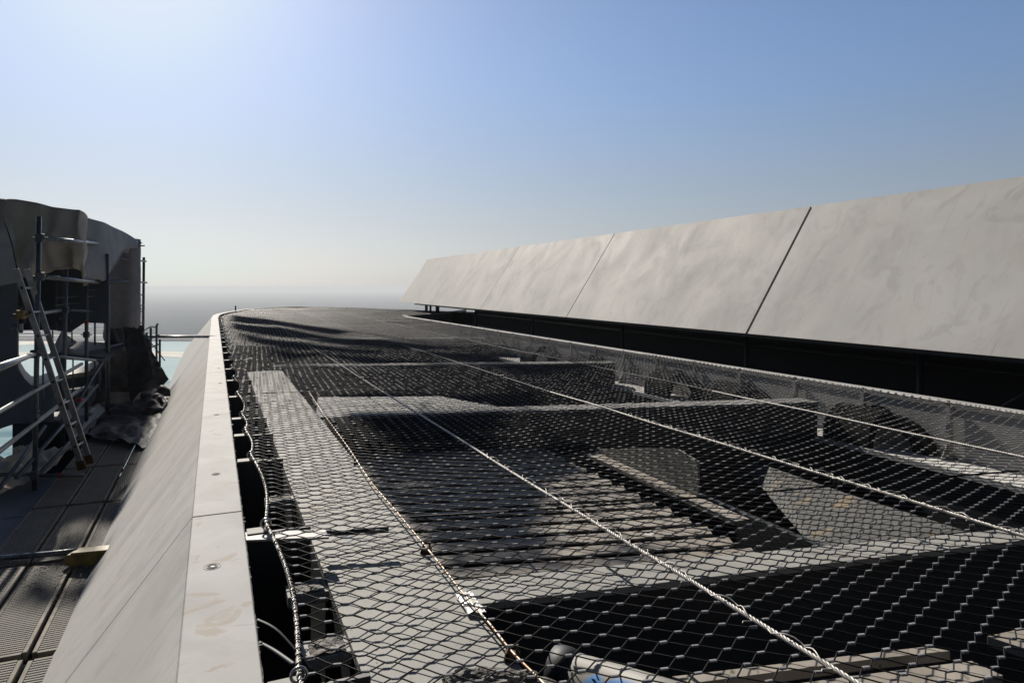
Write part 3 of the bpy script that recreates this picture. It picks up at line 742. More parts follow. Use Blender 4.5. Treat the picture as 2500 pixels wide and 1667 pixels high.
def add_fer(mb, c, fine):
    L_ = .0118+random.uniform(-.0008,.0008); wv = .0068; hh = .0036
    tz = random.uniform(-.12,.12)
    A2 = (Ad+Vector((0,0,tz*.5))).normalized()
    ang = random.uniform(-.35,.35); U = Bd*math.cos(ang)+Vector((0,0,1))*math.sin(ang); V = A2.cross(U)
    if fine:
        prf = [(math.cos(a*math.pi/5)*wv*(1 if True else 1), math.sin(a*math.pi/5)*hh*1.15) for a in range(10)]
    else: prf = [(wv,-.6*hh),(wv*.8,hh),(-wv*.8,hh),(-wv,-.6*hh)]
    n = len(prf); vs = []
    for e_ in (-L_, L_):
        for a, b in prf: vs.append(c+A2*e_+U*a+V*b)
    if V.z < 0: pass
    fs = [(k, (k+1) % n, n+(k+1) % n, n+k) for k in range(n)]+[tuple(range(n-1,-1,-1)), tuple(range(n, 2*n))]
    mb.add(vs, fs)
for c in cells.values():
    if id(c) in visset: continue
    add_fer(fer, c, c.y < 4.5)
wires.build('wire_mesh', M['wire'], net, True)
tag(fer.build('ferrules', M['ferrule'], net), kind='stuff')
for c in vis:
    mb = MB(); add_fer(mb, c, True); mb.build('ferrule', M['ferrule'], net)
lac = MB(); rings = []
for p, d in edge_hits:
    if d < 12:
        s_, n_ = p.dot(S), p.dot(N)
        if n_ < 1 or n_ > 6: rings.append((d, W(s_, (rope_n(s_) if n_ < 1 else right_n(s_)), .02)))
rings.sort(key=lambda t_: t_[0])
for k, (d, c) in enumerate(rings):
    if k < 95: MB().ring(c, S+N*.2, .0088, .0022, 12, 5).build('lacing_ring', M['wire'], net, True)
    else: lac.ring(c, S+N*.2, .0088, .0022, 8, 4)
tag(lac.build('lacing_rings', M['wire'], net, True), kind='stuff')
# ------------------------------------------------------------------ ROPES
def strand_rope(mb, path, r, rs, n, pitch, step=.012, sides=6, phase=0):
    # resample
    P = [Vector(p) for p in path]; acc = [0]
    for a, b in zip(P[:-1], P[1:]): acc.append(acc[-1]+(b-a).length)
    tot = acc[-1]; m = max(2, int(tot/step)); pts = []; k = 0
    for i in range(m+1):
        l = tot*i/m
        while k < len(acc)-2 and acc[k+1] < l: k += 1
        t = (l-acc[k])/max(1e-9, acc[k+1]-acc[k]); pts.append((P[k].lerp(P[k+1], min(1,t)), l))
    for j in range(n):
        path2 = []
        for i, (p, l) in enumerate(pts):
            t = (pts[min(i+1, m)][0]-pts[max(i-1, 0)][0]).normalized()
            x = Vector((-t.y, t.x, 0)).normalized(); y = t.cross(x)
            a = 2*math.pi*(j/n+l/pitch)+phase
            path2.append(p+x*math.cos(a)*r+y*math.sin(a)*r)
        mb.tube(path2, rs, sides)
def rope(name, label, path, near_end, r=.0056, rs=.0036, n=4, pitch=.07, mat_='rope', cat='wire rope', split=7.5):
    t = thing(name, label, cat, path[0])
    A = [p for p in path if Vector(p).y <= split+.3]; B_ = [p for p in path if Vector(p).y >= split-.3]
    if len(A) > 1:
        MB().tube(A, r*.7, 8).build('core', M['mastic'], t, True)
        mb = MB(); strand_rope(mb, A, r, rs, n, pitch); mb.build('near_strands', M[mat_], t, True)
    if len(B_) > 1:
        mb = MB(); strand_rope(mb, B_, r*.6, rs*.75, 2, pitch*2.2, .04, 4); mb.build('far_strands', M['rope_far'], t, True)
    return t
def cable_path(n0, s0, s1, step=.15):
    out_ = []; s_ = s0
    while s_ < s1:
        out_.append(W(s_, n0+.006*math.sin(s_*1.3)+.004*noise.noise(Vector((s_*2,n0,0))), netz(s_, n0)+.010)); s_ += step
    return out_
cabs = []
for n0, lab, s1 in ((1.74,'nearest twisted steel cable lying lengthwise on the net',31), (3.48,'middle twisted steel cable lying lengthwise on the net',30), (5.15,'twisted steel cable over the floodlights, nearest the right curb',28)):
    P = cable_path(n0, .9, s1); t = rope('net_cable', lab, P, 0); t['group'] = 'lengthwise cables on the net'; cabs.append(t)
    # loose lacing wire round the cable
    random.seed(int(n0*10)); s_ = 1.2; mb = MB()
    while s_ < (4.3 if n0 < 3 else 5.2 if n0 < 4 else 0):
        L_ = random.uniform(.20,.34); pts_ = []
        for k in range(15):
            q_ = k/14; a = 2*math.pi*q_*1.15+1.2+s_; rr = .013+.006*math.sin(q_*math.pi)
            pts_.append(W(s_+L_*q_*.8, n0+.0+rr*math.cos(a), netz(s_, n0)+.012+abs(rr*math.sin(a))*1.1))
        pts_.insert(0, pts_[0]+N*-.03+S*.012); pts_.insert(0, pts_[0]+N*-.012+S*-.01)
        mb.tube(pts_, .0022, 6); s_ += L_+random.uniform(-.02,.06)
    if mb.v: mb.build('lacing_wire', M['rope'], t, True)
lp = []; s_ = .9
while s_ < 29:
    lp.append(W(s_, rope_n(s_), .020-.015*min(1, abs(rope_n(s_)-ROPE_N)/.045))); s_ += .06
rope('border_rope', 'thick twisted border rope threaded through the eye bolts along the left parapet', lp, 0, r=.0060, rs=.0038, pitch=.075)
rp_ = []; s_ = .9
while s_ < 26.5: rp_.append(W(s_, right_n(s_), .012)); s_ += .1
rope('border_rope', 'twisted border rope running along the right curb', rp_, 0, r=.0042, rs=.0028)
# clamps
for i, (u, v, n0, lab) in enumerate([(1370,1233,1.74,'cylindrical clamp on the nearest lengthwise cable'), (2055,1178,3.48,'cylindrical clamp on the middle lengthwise cable'), (908,927,1.74,'small far clamp on the nearest lengthwise cable'), (1228,922,3.48,'small far clamp on the middle lengthwise cable')]):
    s_ = sn(px(u, v, CAMZ))[0]; p = W(s_, n0, 0)
    t = thing('cable_clamp', lab, 'clamp', p, 'clamps on the lengthwise cables')
    MB().tube([p+Vector((0,0,-.02)), p+Vector((0,0,.030)), p+Vector((0,0,.031)), p+Vector((0,0,.034))], [.019,.019,.022,.022], 20).build('body', M['bolt'], t, True)
    MB().ring(p+Vector((0,0,.034)), (0,0,1), .017, .004, 20, 6).build('rim', M['rope'], t, True)
    MB().tube([p+Vector((0,0,.0345)), p+Vector((0,0,.040))], .008, 6).build('screw', M['bolt'], t)
# cross rods
for i, pts_ in enumerate([[(1000,1262),(1370,1241),(1887,1199),(2054,1184),(2500,1148),(2900,1112)], [(640,960),(1000,945),(1530,925),(1690,922)]]):
    P = [px(u, v, CAMZ+.012) for u, v in pts_]
    o = MB().tube(P, .006 if i == 0 else .004, 8).build('cross_rod', M['wire'], None, True); tag(o, ['near dark rod crossing under the two clamps','far thin rod crossing the net'][i], 'rod')
# lightning conductor
cpt = smoothpath([(755,957),(790,1010),(852,1095),(905,1175),(965,1245),(1005,1293),(1040,1335),(1085,1390),(1120,1435),(1158,1480),(1198,1525),(1250,1590),(1310,1650),(1360,1700)], 5)
P = [px(u, v, 1.325) for u, v in cpt]
cd = thing('conductor_wire', 'brown and white taped wire along the right edge of the long beam', 'wire', P[0])
MB().tube(P, .0045, 8).build('wire', M['rustrope'], cd, True)
mb = MB()
for u, v in [(1143,1462)]:
    c = px(u, v, 1.335)
    mb = crumple(c+Vector((-.07,.10,-.012)), c+Vector((.01,.10,-.012)), c+Vector((.08,-.09,-.012)), c+Vector((.0,-.09,-.012)), 20, 24, .005, 26, 2)
mb.build('foil_wrap', M['foil'], cd, True)
for i, (u, v, lab) in enumerate([(1042,1335,'upper rusty beam clip on the brown wire'), (1253,1590,'lower rusty beam clip on the brown wire near the mortar'), (872,1123,'small far rusty clip on the brown wire')]):
    c = px(u, v, 1.335); k = 1 if i < 2 else .8
    t = thing('beam_clip', lab, 'clip', c, 'rusty clips on the brown wire')
    MB().box(c+Vector((-.03*k,-.012,-.035)), (.055*k,0,0), (0,.028,0), (0,0,.035)).build('body', M['rust'], t, bevel=.003)
    MB().prism([c+Vector((-.035*k,-.012,-.03)), c+Vector((-.018*k,-.012,.018)), c+Vector((-.012*k,-.012,.016)), c+Vector((-.02*k,-.012,-.03))], (0,.026,0)).build('jaw', M['rust'], t)
    MB().tube([c+Vector((.014,0,-.01)), c+Vector((.014,0,.026))], .006, 6).build('bolt', M['rust'], t)
# ------------------------------------------------------------------ SCAFFOLD PLATFORM (left)
ZP = CAMZ-2.2
mb_b = []
pl0 = thing('scaffold_plank', 'x', 'plank', (0,0,0), 'perforated steel planks of the walkway')
bw, bl = .305, 1.51
o = MB().box((.028,0,0), (bw-.056,0,0), (0,bl,0), (0,0,-.04)).build('deck', M['plank'], pl0)
for x in (0, bw-.026):
    MB().box((x,0,.003), (.026,0,0), (0,bl,0), (0,0,-.055)).build('edge_rail', M['plank_rail'], pl0, bevel=.004)
for y in (-.012, bl-.01):
    MB().box((.03,y,.001), (bw-.06,0,0), (0,.022,0), (0,0,-.03)).build('end_hook', M['plank_rail'], pl0)
cols_n = [-1.665, -1.340, -1.015, -.690]
first = True
rown = ['front','second','third','fourth','fifth','sixth','seventh']; coln = ['outer','middle','inner']
s_base = sn(px(60,1598,2.2))[0]
for r in range(-1, 6):
    for c in range(3):
        o = pl0 if first else copy_tree(pl0); first = False
        s_ = s_base+(r)*1.60+.03
        if c == 2: nn = cols_n[2]
        else: nn = cols_n[c]
        o.location = W(s_, nn, ZP); o.rotation_euler = (random.uniform(-.004,.004), 0, TS)
        if c == 2: o.location = W(s_, nn+.004, ZP-.01)
        o['label'] = f'{coln[c]} perforated steel plank in the {rown[r+1]} row of the walkway, counted from the front'
for r in range(0, 6):
    s_ = s_base+r*1.60-.022
    t = MB().tube([W(s_, -1.9, ZP-.075), W(s_, -.72, ZP-.075)], .024, 10).build('transom_tube', M['darktube'], None, True)
    tag(t, f'dark transom tube under the {rown[r+1]} row joint of the walkway planks', 'tube', 'transom tubes under the walkway')
o = MB().box(W(1.5,-3.9,ZP-.08), S*8.3, N*2.19, (0,0,.02)).build('base_plate', M['hull']); tag(o, 'dark flat sheet left of the perforated walkway', 'sheet')
# the body of the wing under the walkway
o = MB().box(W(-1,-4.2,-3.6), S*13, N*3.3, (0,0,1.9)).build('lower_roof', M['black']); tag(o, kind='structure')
# pole with yellow bracket lying across
t = thing('loose_tube', 'grey tube lying across the walkway in front', 'tube', px(120,1352,2.1))
MB().tube([pd(-60,1366,5.45), pd(120,1352,5.5), pd(248,1338,5.55)], .023, 12).build('tube', M['tube'], t, True)
t = thing('yellow_bracket', 'chipped yellow steel bracket on the end of the loose tube by the parapet', 'bracket', px(200,1370,2.15))
a = pd(152,1372,5.35)
MB().prism([a, a+Vector((.03,0,.055)), a+Vector((.34,.02,.075)), a+Vector((.34,.02,-.035)), a+Vector((.03,0,-.03))], (0,.10,.0)).build('channel', M['yellow'], t, bevel=.006)
MB().box(a+Vector((.07,-.012,.055)), (.27,.02,.018), (0,.12,0), (0,0,.02)).build('lip', M['yellow'], t, bevel=.004)
# scattered twigs / wires on planks
random.seed(9); mb = MB()
for k in range(16):
    c = px(random.uniform(60,190), random.uniform(1370,1480), 2.19); a = random.uniform(0,3.1); l = random.uniform(.04,.16)
    mb.tube([c, c+Vector((math.cos(a)*l*.5, math.sin(a)*l*.5, random.uniform(.005,.03))), c+Vector((math.cos(a+.5)*l, math.sin(a+.5)*l, .004))], .0022, 5)
tag(mb.build('wire_scraps', M['mastic'], None, True), 'thin wire scraps scattered on the walkway planks', 'scraps', kind='stuff')
# ------------------------------------------------------------------ SCAFFOLD (left)
def post_at(u, n): # distance where column u meets line n
    return n/(N.x*(u-1250)/F+N.y)
sc = thing('tube_scaffold', 'galvanised tube scaffold with guard rails around the wrapped roof edge on the left', 'scaffold', W(9,-1.8,ZP-.1))
def tb(a, b, r=.024, m='tube', name='tube', parent=sc, sides=12): return MB().tube([a, b], r, sides).build(name, M[m], parent, True)
d1, d2, d3, d4 = 7.6, 9.6, 10.6, 11.6
tops = [(95,529,d1,1.0,84,'darktube'),(163,553,d2,1.0,153,'darktube'),(211,573,d3,1.0,211,'darktube'),(263,588,d4,1.25,263,'darktube')]
for u, v, d, k, ub, m_ in tops:
    a = pd(u, v, d); b = pd(ub, VH+2.3*F/d, d); tb(a, b, .026*k, m_, 'standard')
p5 = 15.0
tb(pd(351,628,p5), pd(349,835,p5), .027, 'darktube', 'standard')
def led(u0,v0,d0,u1,v1,d1_,r=.024,m='tube'): return tb(pd(u0,v0,d0), pd(u1,v1,d1_), r, m, 'ledger')
led(98,581,d1-.05,262,597,d4-.05,.027); led(98,675,d1-.05,262,692,d4-.05,.027)
led(262,684,d4-.05,358,690,p5,.018,'darktube'); led(262,629,d4,356,638,p5,.018,'darktube')
led(55,772,7.2,150,757,9.6,.024); led(160,756,9.6,262,762,d4,.02,'darktube')
led(215,708,d3,262,706,d4,.012); led(215,724,d3,262,720,d4,.012)
led(336,600,13.2,352,600,13.6,.014,'darktube')
for v in (720,746,754,761,788,799): led(330,v,14.6,352,v-1,p5,.012,'darktube')
led(134,727,9.9,195,724,10.6,.01); led(134,745,9.9,195,740,10.6,.01)
# guard rails running along the walkway
led(-60,918,3.0,84,864,7.6,.024); led(84,864,7.6,232,880,9.6,.02,'darktube')
for (va, rr, m_) in ((1008,.024,'tube'),(1115,.024,'tube')):
    k = (va-VH)/523.0
    h = {1008:1.14,1115:1.5}[va]
    n_ = -1.8
    tb(W(2.2,n_,CAMZ-h), W(11.8,n_,CAMZ-h), rr, m_, 'guard_rail')
tb(pd(88,1165,7.6), pd(235,1010,10.4), .022, 'darktube', 'brace'); tb(pd(40,1165,7.0), pd(240,940,11.4), .022, 'darktube', 'brace')
tb(pd(0,1190,6.7), pd(110,1040,9), .022, 'darktube', 'brace')
led(86,1160,7.6,205,1160,7.75,.022,'darktube'); led(-40,1160,7.2,86,1156,7.6,.022,'darktube')
for a_, b_, rr in [((232,700,12.4),(231,905,12.4),.016),((105,868,7.9),(105,1000,7.9),.010),((150,872,10.7),(150,1004,10.7),.020),((178,872,10.9),(178,962,10.9),.011),((243,880,11.0),(243,955,11.0),.014),
                     ((252,878,11.0),(186,985,10.0),.024),((222,905,11.2),(252,884,11.5),.018),((330,583,14.6),(331,812,14.6),.013),((60,740,9.2),(60,790,9.2),.012),((128,806,10.6),(129,830,10.6),.010),
                     ((175,806,10.8),(176,836,10.8),.010),((345,806,14.6),(402,880,13.4),.010),((0,895,7.0),(84,864,7.6),.024),((210,862,10.9),(300,838,12.9),.018),((186,1075,9.3),(243,990,10.8),.020)]:
    tb(pd(*a_), pd(*b_), rr, 'darktube', 'tube')
for u, v, d in [(98,581,d1),(98,675,d1),(262,597,d4),(262,690,d4),(86,864,d1),(160,756,d2),(52,768,7.2),(86,1008,d1),(86,1160,d1),(163,601,d2),(211,615,d3),(211,817,d3)]:
    c = pd(u, v, d-.03); mb = MB().box(c-Vector((.04,.03,.045)), (.08,0,0), (0,.05,0), (0,0,.09)); mb.tube([c+Vector((-.09,0,.0)), c+Vector((.09,0,.0))], .010, 6); mb.tube([c+Vector((0,0,.02)), c+Vector((0,0,.075))], .008, 6)
    mb.build('coupler', M['darktube'] if d != 7.2 else M['yellow'], sc, bevel=.004)
for u, v, d, hz in [(211,788,d3,0),(193,976,9.6,1),(142,1160,7.68,1)]:
    c = pd(u, v, d)
    (MB().tube([c-Vector((0,0,.028)), c+Vector((0,0,.028))], .0275, 12) if not hz else MB().tube([c-Vector((.04,0,.0)), c+Vector((.04,0,.0))], .0275, 12)).build('red_tape', M['red'], sc, True)
# tag hanging from the coupler
t = thing('inspection_tag', 'small green and white tag hanging from the yellow coupler', 'tag', pd(50,830,7.1))
MB().box(pd(47,812,7.1), pd(55,812,7.1)-pd(47,812,7.1), (0,.01,0), pd(47,790,7.1)-pd(47,812,7.1)+Vector((0,0,-.2))*0).build('card', mat('tag white', (.55,.58,.55), .5), t)
MB().box(pd(46,806,7.09), pd(54,806,7.09)-pd(46,806,7.09), (0,.004,0), (0,0,-.03)).build('green_stripe', mat('tag green', (.05,.20,.06), .5), t)
# ladder
def ladder():
    ft = pd(208,1128,8.15); tp_ = pd(52,657,7.35); t = thing('ladder', 'long scuffed aluminium ladder leaning on the scaffold', 'ladder', ft)
    ax_ = (tp_-ft).normalized(); side = Vector((-.076,.274,0)); sdn = side.normalized(); out_n = ax_.cross(sdn).normalized()
    L_ = (tp_-ft).length; wdt = .30
    for k, off in enumerate((-.14, .14)):
        o_ = ft+sdn*off
        mb = MB().box(o_-sdn*.012-out_n*.030, sdn*.024, out_n*.06, ax_*L_); mb.build('stile', M['alu'], t, bevel=.003)
        hl = MB(); s2 = .25
        while s2 < L_-.1:
            c = o_+ax_*s2
            hl.box(c-sdn*.0145-out_n*.012-ax_*.014, sdn*.029, out_n*.024, ax_*.028); s2 += .28
        hl.build('rung_end', M['black'], t)
        MB().box(o_-sdn*.02-out_n*.045-ax_*.06, sdn*.04, out_n*.09, ax_*.12).build('foot', M['rust'], t, bevel=.005)
    s2 = .25
    while s2 < L_-.1:
        c = ft+ax_*s2; MB().box(c-sdn*.128-out_n*.013-ax_*.011, sdn*.256, out_n*.026, ax_*.022).build('rung', M['alu'], t, bevel=.003); s2 += .28
    # second section behind
    return t
ladder()
# ------------------------------------------------------------------ WRAPPED ROOF EDGE (left)
wing = thing('wrapped_wing', 'slate steel roof edge of the other wing draped in tan tarpaulin', 'building', pd(60,1000,10))
MB().prism([pd(u, v, 9.9) for u, v in [(-260,620),(42,620),(42,880),(48,905),(60,925),(76,940),(100,938),(132,925),(132,1030),(35,1035),(0,1047),(-260,1070)]], (-.7,1.0,0)).build('lower_hull', M['hull'], wing, bevel=.01)
MB().prism([pd(u, v, 10.9) for u, v in [(20,600),(266,620),(266,790),(206,788),(170,812),(130,806),(20,806)]], (-.62,.95,0)).build('main_hull', M['hull'], wing, bevel=.01)
for u in (132,):
    MB().box(pd(u,690,10.84), pd(u+4,690,10.84)-pd(u,690,10.84), (0,.05,0), pd(u,805,10.84)-pd(u,690,10.84)).build('stiffener', M['hull'], wing)
for v in (752,):
    MB().box(pd(0,v,9.88), pd(58,v-2,9.88)-pd(0,v,9.88), (0,.03,0), (0,0,.012)).build('seam', M['tube'], wing)
for u, v, d, r in [(31,803,9.83,.05),(141,778,10.85,.045),(168,785,10.85,.03)]:
    c = pd(u, v, d); MB().tube([c, c+Vector((0,.06,0))], r, 24).build('port', M['tube'], wing, True)
MB().box(pd(8,775,9.86), pd(42,775,9.86)-pd(8,775,9.86), (0,.03,0), pd(8,905,9.86)-pd(8,775,9.86)).build('doubler_plate', M['hull'], wing, bevel=.005)
# white label marks
# tarpaulin shell
cols_t = [(-240,452,700,9.2),(-120,466,698,9.3),(0,484,694,9.4),(30,486,688,9.35),(60,490,678,9.3),(96,496,664,9.3),(130,505,664,9.35),(165,510,660,9.4),(192,512,668,9.45),(206,518,672,9.6),(214,528,674,9.8)]
mb = MB(); nv = 26; nback = 8; ncol = 0
def lerp_cols(C, sub):
    return smoothpath(C, sub)
CT = lerp_cols(cols_t, 5)
def shell(CT, name, m_, seed, amp=.05, back=1.6):
    mb = MB(); rows = nv+nback+1
    for (u, vt, vb, d) in CT:
        for j in range(rows):
            if j <= nv:
                b = j/nv; v = vb+(vt-vb)*b; p = pd(u, v, d+.22*b*b)
                f_ = (1-b)*.8+.5
                q_ = Vector((u*.018, v*.008, seed))
                fold = math.sin(u*.06+2.5*noise.noise(q_)+v*.012)*.5+noise.noise(q_*2.2)+.5*(1-3*abs(noise.noise(q_*1.7+Vector((4,4,4)))))
                p = p+Vector((noise.noise(q_*1.4)*.03, -fold*amp*f_, noise.noise(q_*2+Vector((5,0,0)))*.02 if j in (0,) else 0))
                if j == 0: p.z += .06*math.sin(u*.05)
            else:
                k = (j-nv)/nback; p = pd(u, vt, d+.22)+Vector((-.62*k*back, back*k, -.35*k*k+.01*noise.noise(Vector((u*.03,k*3,seed)))))
            mb.v.append(tuple(p))
    n = len(CT)
    for i in range(n-1):
        for j in range(rows-1):
            k = i*rows+j; mb.f.append((k, k+rows, k+rows+1, k+1))
    o = mb.build(name, m_, wing, True); md = o.modifiers.new('thickness','SOLIDIFY'); md.thickness = .012
    return o
shell(CT, 'tan_tarpaulin', M['tarp'], 1.0, .085)
CT2 = lerp_cols([(205,530,690,10.1),(215,532,686,10.2),(235,538,676,10.5),(258,545,686,10.9),(285,558,640,11.6),(310,570,610,12.4),(330,582,600,12.9),(337,588,598,13.1)], 5)
shell(CT2, 'grey_tarpaulin', M['tarp_grey'], 3.0, .04, .45)
crumple(pd(-10,560,9.0), pd(30,545,9.0), pd(44,690,9.0), pd(-10,700,9.0), 10, 14, .03, 3, 4).build('white_patch', M['pale_wall'], wing, True)
o = MB().tube([pd(8,530,8.9), pd(30,600,8.9), pd(42,660,8.7)], .008, 6).build('tie_cord', M['mastic'], wing, True)
# wrapped column
mb = MB(); nu_, nv_ = 28, 40; c0 = pd(299,940,13.4)
zt = pd(300,583,13.4).z; zb = ZP-.05
for j in range(nv_+1):
    z = zb+(zt-zb)*j/nv_
    for i in range(nu_):
        a = 2*math.pi*i/nu_; ca, sa_ = math.cos(a), math.sin(a)
        rx = .27*math.copysign(abs(ca)**.5, ca); ry = .27*math.copysign(abs(sa_)**.5, sa_)
        q_ = Vector((rx*3, ry*3, z*2.2)); lowf = 1.0 if z < .35 else .25
        dd = (noise.noise(q_)+.6*(1-3*abs(noise.noise(q_*1.8)))+.4*noise.noise(q_*4))*.035*lowf
        mb.v.append((c0.x+rx*(1+dd*3), c0.y+ry*(1+dd*3), z))
for j in range(nv_):
    for i in range(nu_):
        i2 = (i+1) % nu_; mb.f.append((j*nu_+i, j*nu_+i2, (j+1)*nu_+i2, (j+1)*nu_+i))
mb.f.append(tuple(range(nv_*nu_, (nv_+1)*nu_)))
o = mb.build('wrapped_column', mat('grey wrap', (.24,.225,.23), .6, 0, (.34,.32,.32), 3, bump=.012, bscale=9), wing, True)
MB().ring(Vector((c0.x,c0.y,pd(300,592,13.4).z)), (0,0,1), .33, .01, 20, 6).build('strap', M['plastic'], wing)
# dark plastic sheeting hanging round the base
ps = thing('plastic_sheeting', 'crumpled dark plastic sheeting hung and heaped round the foot of the wrapped column', 'sheeting', pd(310,960,13))
for k, (a, b, c, d) in enumerate([((268,800,12.8),(352,795,13.6),(400,960,13.2),(232,955,12.4)), ((300,800,12.6),(340,800,12.6),(372,925,12.2),(318,980,12.0)),
                                  ((255,880,12.2),(262,900,12.2),(268,975,11.9),(222,990,11.6)), ((345,810,14.2),(352,812,14.2),(408,925,13.6),(372,960,13.2))]):
    crumple(pd(*a), pd(*b), pd(*c), pd(*d), 30, 34, .06, 2.2, k+1).build('hanging_sheet', M['plastic'], ps, True)
crumple(px(245,1000,2.1), px(400,960,2.1), px(385,1090,2.12), px(215,1060,2.12), 40, 30, .045, 2.6, 8).build('floor_sheet', M['plastic'], ps, True)
crumple(pd(350,945,12.6), pd(412,935,12.6), pd(410,985,11.6), pd(340,992,11.4), 40, 20, .09, 3.2, 5).build('heaped_sheet', M['plastic'], ps, True)
# railing beyond
rl = thing('guard_railing', 'thin dark curved railing right of the wrapped column', 'railing', pd(375,930,15))
for u, v0, v1 in [(368,800,930),(382,790,930),(390,828,925),(358,812,930)]:
    MB().tube([pd(u,v1,15), pd(u,v0+6,15), pd(u+(3 if u==382 else 0),v0,15)], .024, 8).build('upright', M['darktube'], rl, True)
for v in (824,846): MB().tube([pd(340,v+6,15.4), pd(360,v+6,15.1), pd(378,v-2,15), pd(388,v-6,14.9)], .016, 8).build('bar', M['darktube'], rl, True)
MB().tube([pd(330,812,15), pd(352,806,15), pd(368,797,15), pd(384,800,15)], .012, 8).build('bar', M['darktube'], rl, True)
MB().tube([pd(340,822,15.3), pd(560,822,17.0)], .030, 12).build('long_bar', M['tube'], rl, True)
# upper platform
pf = thing('scaffold_platform', 'corrugated scaffold platform propped below the grey hull', 'platform', pd(200,860,11))
P4 = [pd(137,866,10.6), pd(258,876,10.9), pd(318,842,13.2), pd(188,834,12.6)]
mb = MB(); nr_ = 26
for i in range(nr_):
    a = i/nr_; b = (i+.62)/nr_
    p0 = P4[0].lerp(P4[1], a); p1 = P4[0].lerp(P4[1], b); p2 = P4[3].lerp(P4[2], b); p3 = P4[3].lerp(P4[2], a)
    mb.prism([p0,p1,p2,p3], (0,0,.02))
mb.prism([p-Vector((0,0,.012)) for p in P4], (0,0,-.02)); mb.build('deck', M['plastic'], pf)
MB().tube([pd(137,872,10.6), pd(262,880,10.9)], .026, 10).build('edge_tube', M['darktube'], pf, True)
o = MB().prism([pd(118,868,10.4), pd(150,808,10.9), pd(190,836,12.4), pd(140,864,10.6)], (0,0,-.03)).build('leaning_board', M['hull']); tag(o, 'grey board leaning beside the scaffold platform', 'board')
o = MB().prism([pd(155,916,12.2), pd(232,880,13.4), pd(236,890,13.4), pd(156,926,12.2)], (.2,.9,0)).build('cream_fascia', M['cream']); tag(o, 'sunlit cream strip slanting below the scaffold platform', 'strip')
o = MB().prism([pd(165,950,12.4), pd(268,946,13.0), pd(268,954,13.0), pd(165,957,12.4)], (.2,.9,0)).build('white_sill', M['cap']); tag(o, 'white sill below the cream strip', 'sill')
o = MB().prism([pd(132,925,12.6), pd(236,892,13.6), pd(264,948,13.2), pd(264,1010,13.2), pd(132,1040,12.6)], (.2,.9,0)).build('dark_bulkhead', M['hull']); tag(o, 'dark wall under the cream strip behind the ladder', 'wall')
o = MB().prism([pd(30,1036,9.95), pd(132,1026,9.95), pd(250,1005,11.5), pd(262,1060,10.9), pd(190,1180,9.6), pd(30,1180,9.6)], (-.4,.7,0)).build('lower_wall', M['navy']); tag(o, 'dark slate wall below the grey hull, behind the foot of the ladder', 'wall')
# cloth and rubble at the lower left
t = crumple(pd(30,1090,8.8), pd(78,1080,9.4), pd(88,1110,9.0), pd(36,1105,8.6), 16, 8, .03, 6, 1).build('cream_cloth', M['cream'], None, True); tag(t, 'crumpled cream cloth on the ledge left of the ladder foot', 'cloth')
t = crumple(pd(-80,1120,7.6), pd(190,1080,9.4), pd(120,1150,7.9), pd(-80,1230,6.7), 30, 20, .06, 3, 6).build('tan_cloth', M['tarp'], None, True); tag(t, 'heaped tan cloth behind the guard rail at lower left', 'cloth')
t = crumple(pd(168,1040,10.4), pd(240,985,11.8), pd(258,1000,11.2), pd(196,1075,9.6), 20, 14, .03, 5, 9).build('pale_sheet', M['cream'], None, True); tag(t, 'pale crumpled sheet right of the ladder above the dark walkway', 'sheet')
# ------------------------------------------------------------------ ADDED SHADE SHEETS (out of frame; put there to shade louvres, walkway and far net)
def up_to(u, v, h, H):
    p = px(u, v, h); k = (H-p.z)/sd.z; return p+sd*k
shade_near = thing('added_shade_sheets', 'unseen torn sheets on tubes, added above the roof to cast shade', 'shade blocker', up_to(1100,1250,1.75,12.5))
random.seed(21)
def ragged(pts, H, h=1.75, name='shade_sheet', jit=10):
    out_ = []
    for i, (a, b) in enumerate(pts):
        c, d = pts[(i+1) % len(pts)]
        for k in range(5):
            t_ = k/5; j_ = jit if k else 0
            out_.append(up_to(a+(c-a)*t_+random.uniform(-j_, j_)*1.6, b+(d-b)*t_+random.uniform(-j_, j_)*.5, h, H))
    MB().prism(out_, (0,0,.01)).build(name, M['tarp_grey'], shade_near)
for pts_ in [[(880,1120),(1400,1108),(1430,1160),(1310,1182),(900,1190)], [(900,1188),(1330,1180),(1330,1236),(1130,1240),(930,1226)],
             [(1225,1190),(1330,1180),(1380,1214),(1290,1236),(1235,1228)], [(960,1240),(1140,1234),(1320,1232),(1370,1262),(1260,1294),(985,1288)],
             [(1010,1296),(1290,1290),(1390,1318),(1310,1346),(1070,1350)], [(1080,1356),(1230,1350),(1350,1350),(1400,1380),(1300,1394),(1110,1404)],
             [(1440,1352),(1560,1330),(1640,1340),(1600,1366),(1470,1388)], [(1330,1392),(1440,1372),(1500,1384),(1390,1404)],
             [(2020,1330),(2230,1270),(2330,1288),(2260,1310),(2080,1352)]]:
    ragged(pts_, 12.5)
for pts_ in [[(40,1240),(240,1210),(330,1225),(300,1290),(210,1262),(140,1300),(60,1296)], [(140,1300),(175,1296),(200,1350),(262,1360),(250,1395),(170,1400),(120,1352)],
             [(205,1268),(232,1262),(215,1330),(180,1345)], [(60,1420),(110,1400),(160,1440),(110,1490),(60,1470)], [(150,1440),(215,1400),(250,1420),(190,1480)], [(-60,1330),(40,1300),(60,1350),(0,1400),(-80,1400)]]:
    ragged(pts_, 12.5, 2.2, 'shade_sheet', 6)
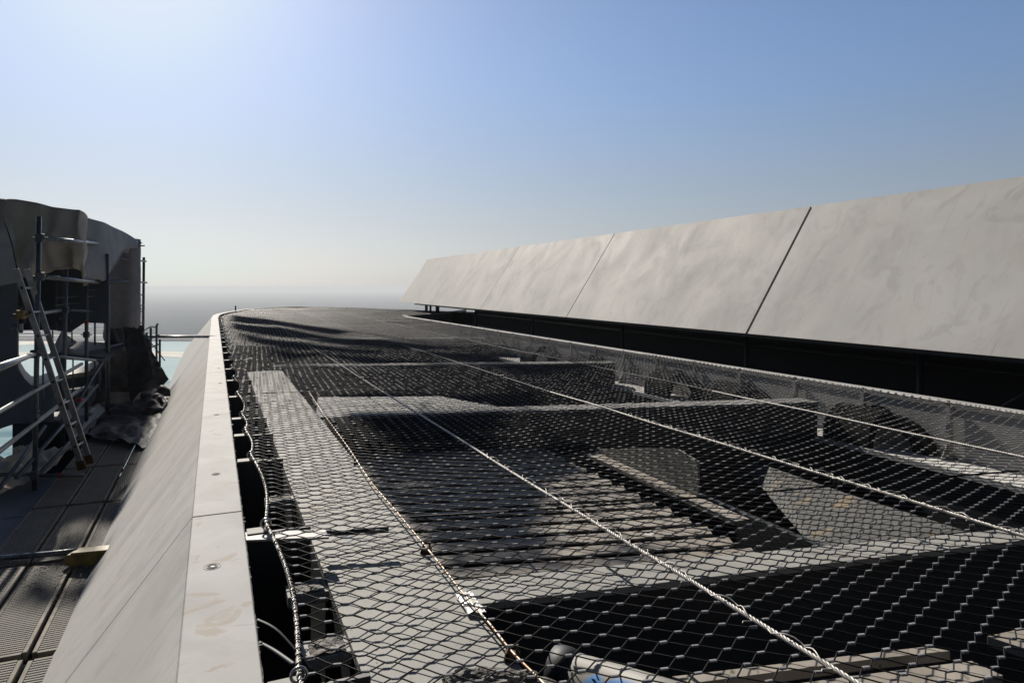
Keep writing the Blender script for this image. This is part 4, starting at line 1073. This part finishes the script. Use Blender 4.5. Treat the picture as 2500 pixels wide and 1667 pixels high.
for u0, v0, u1, v1, h_ in [(960,1240,1720,1190,1.75),(1100,1420,1080,1080,1.75),(1560,1390,1330,1080,1.75),(20,1480,330,1180,2.2)]:
    MB().tube([up_to(u0,v0,h_,12.55), up_to(u1,v1,h_,12.55)], .03, 8).build('shade_sheet_tube', M['darktube'], shade_near, True)
shade_far = thing('added_far_shade', 'unseen sheets on a tube, added far above to shade net and walkway', 'shade blocker', up_to(800,830,1.2,31))  # added unseen sheets that cast the shade on far net and walkway
for sheet in [[(565,771),(700,788),(860,815),(820,822),(690,802),(562,786)], [(562,789),(690,806),(830,828),(985,840),(1130,856),(1000,862),(800,842),(640,822),(560,806)],
              [(570,812),(660,830),(800,850),(960,864),(900,870),(720,862),(600,838)], [(1010,866),(1250,868),(1480,905),(1300,930),(1180,900),(1080,884)],
              [(610,846),(730,868),(900,876),(1060,890),(1120,905),(900,900),(790,878),(690,884)]]:
    MB().prism([up_to(u, v, 1.25, 31) for u, v in sheet], (0,0,.02)).build('sheet', M['tarp_grey'], shade_far)
MB().prism([up_to(u, v, 2.2, 31) for u, v in [(215,1285),(262,1262),(330,1190),(392,1040),(425,955),(330,925),(215,960),(90,1120),(-30,1240),(60,1262),(130,1242)]], (0,0,.02)).build('sheet', M['tarp_grey'], shade_far)
MB().tube([up_to(565,771,1.25,31.05), up_to(1480,905,1.25,31.05)], .08, 8).build('shade_sheet_tube', M['darktube'], shade_far, True)
# ------------------------------------------------------------------ HAZE
hm = bpy.data.materials.new('haze'); hm.use_nodes = True; t = hm.node_tree
for n in list(t.nodes):
    if n.type == 'BSDF_PRINCIPLED': t.nodes.remove(n)
pv = t.nodes.new('ShaderNodeVolumePrincipled'); pv.inputs['Density'].default_value = .00026; pv.inputs['Color'].default_value = (.575,.60,.635,1)
pv.inputs['Anisotropy'].default_value = .25
t.links.new(pv.outputs[0], t.nodes['Material Output'].inputs['Volume'])
o = MB().box((-12000,-600,ZG-1), (24000,0,0), (0,12600,0), (0,0,106)).build('haze', hm); tag(o, kind='stuff')
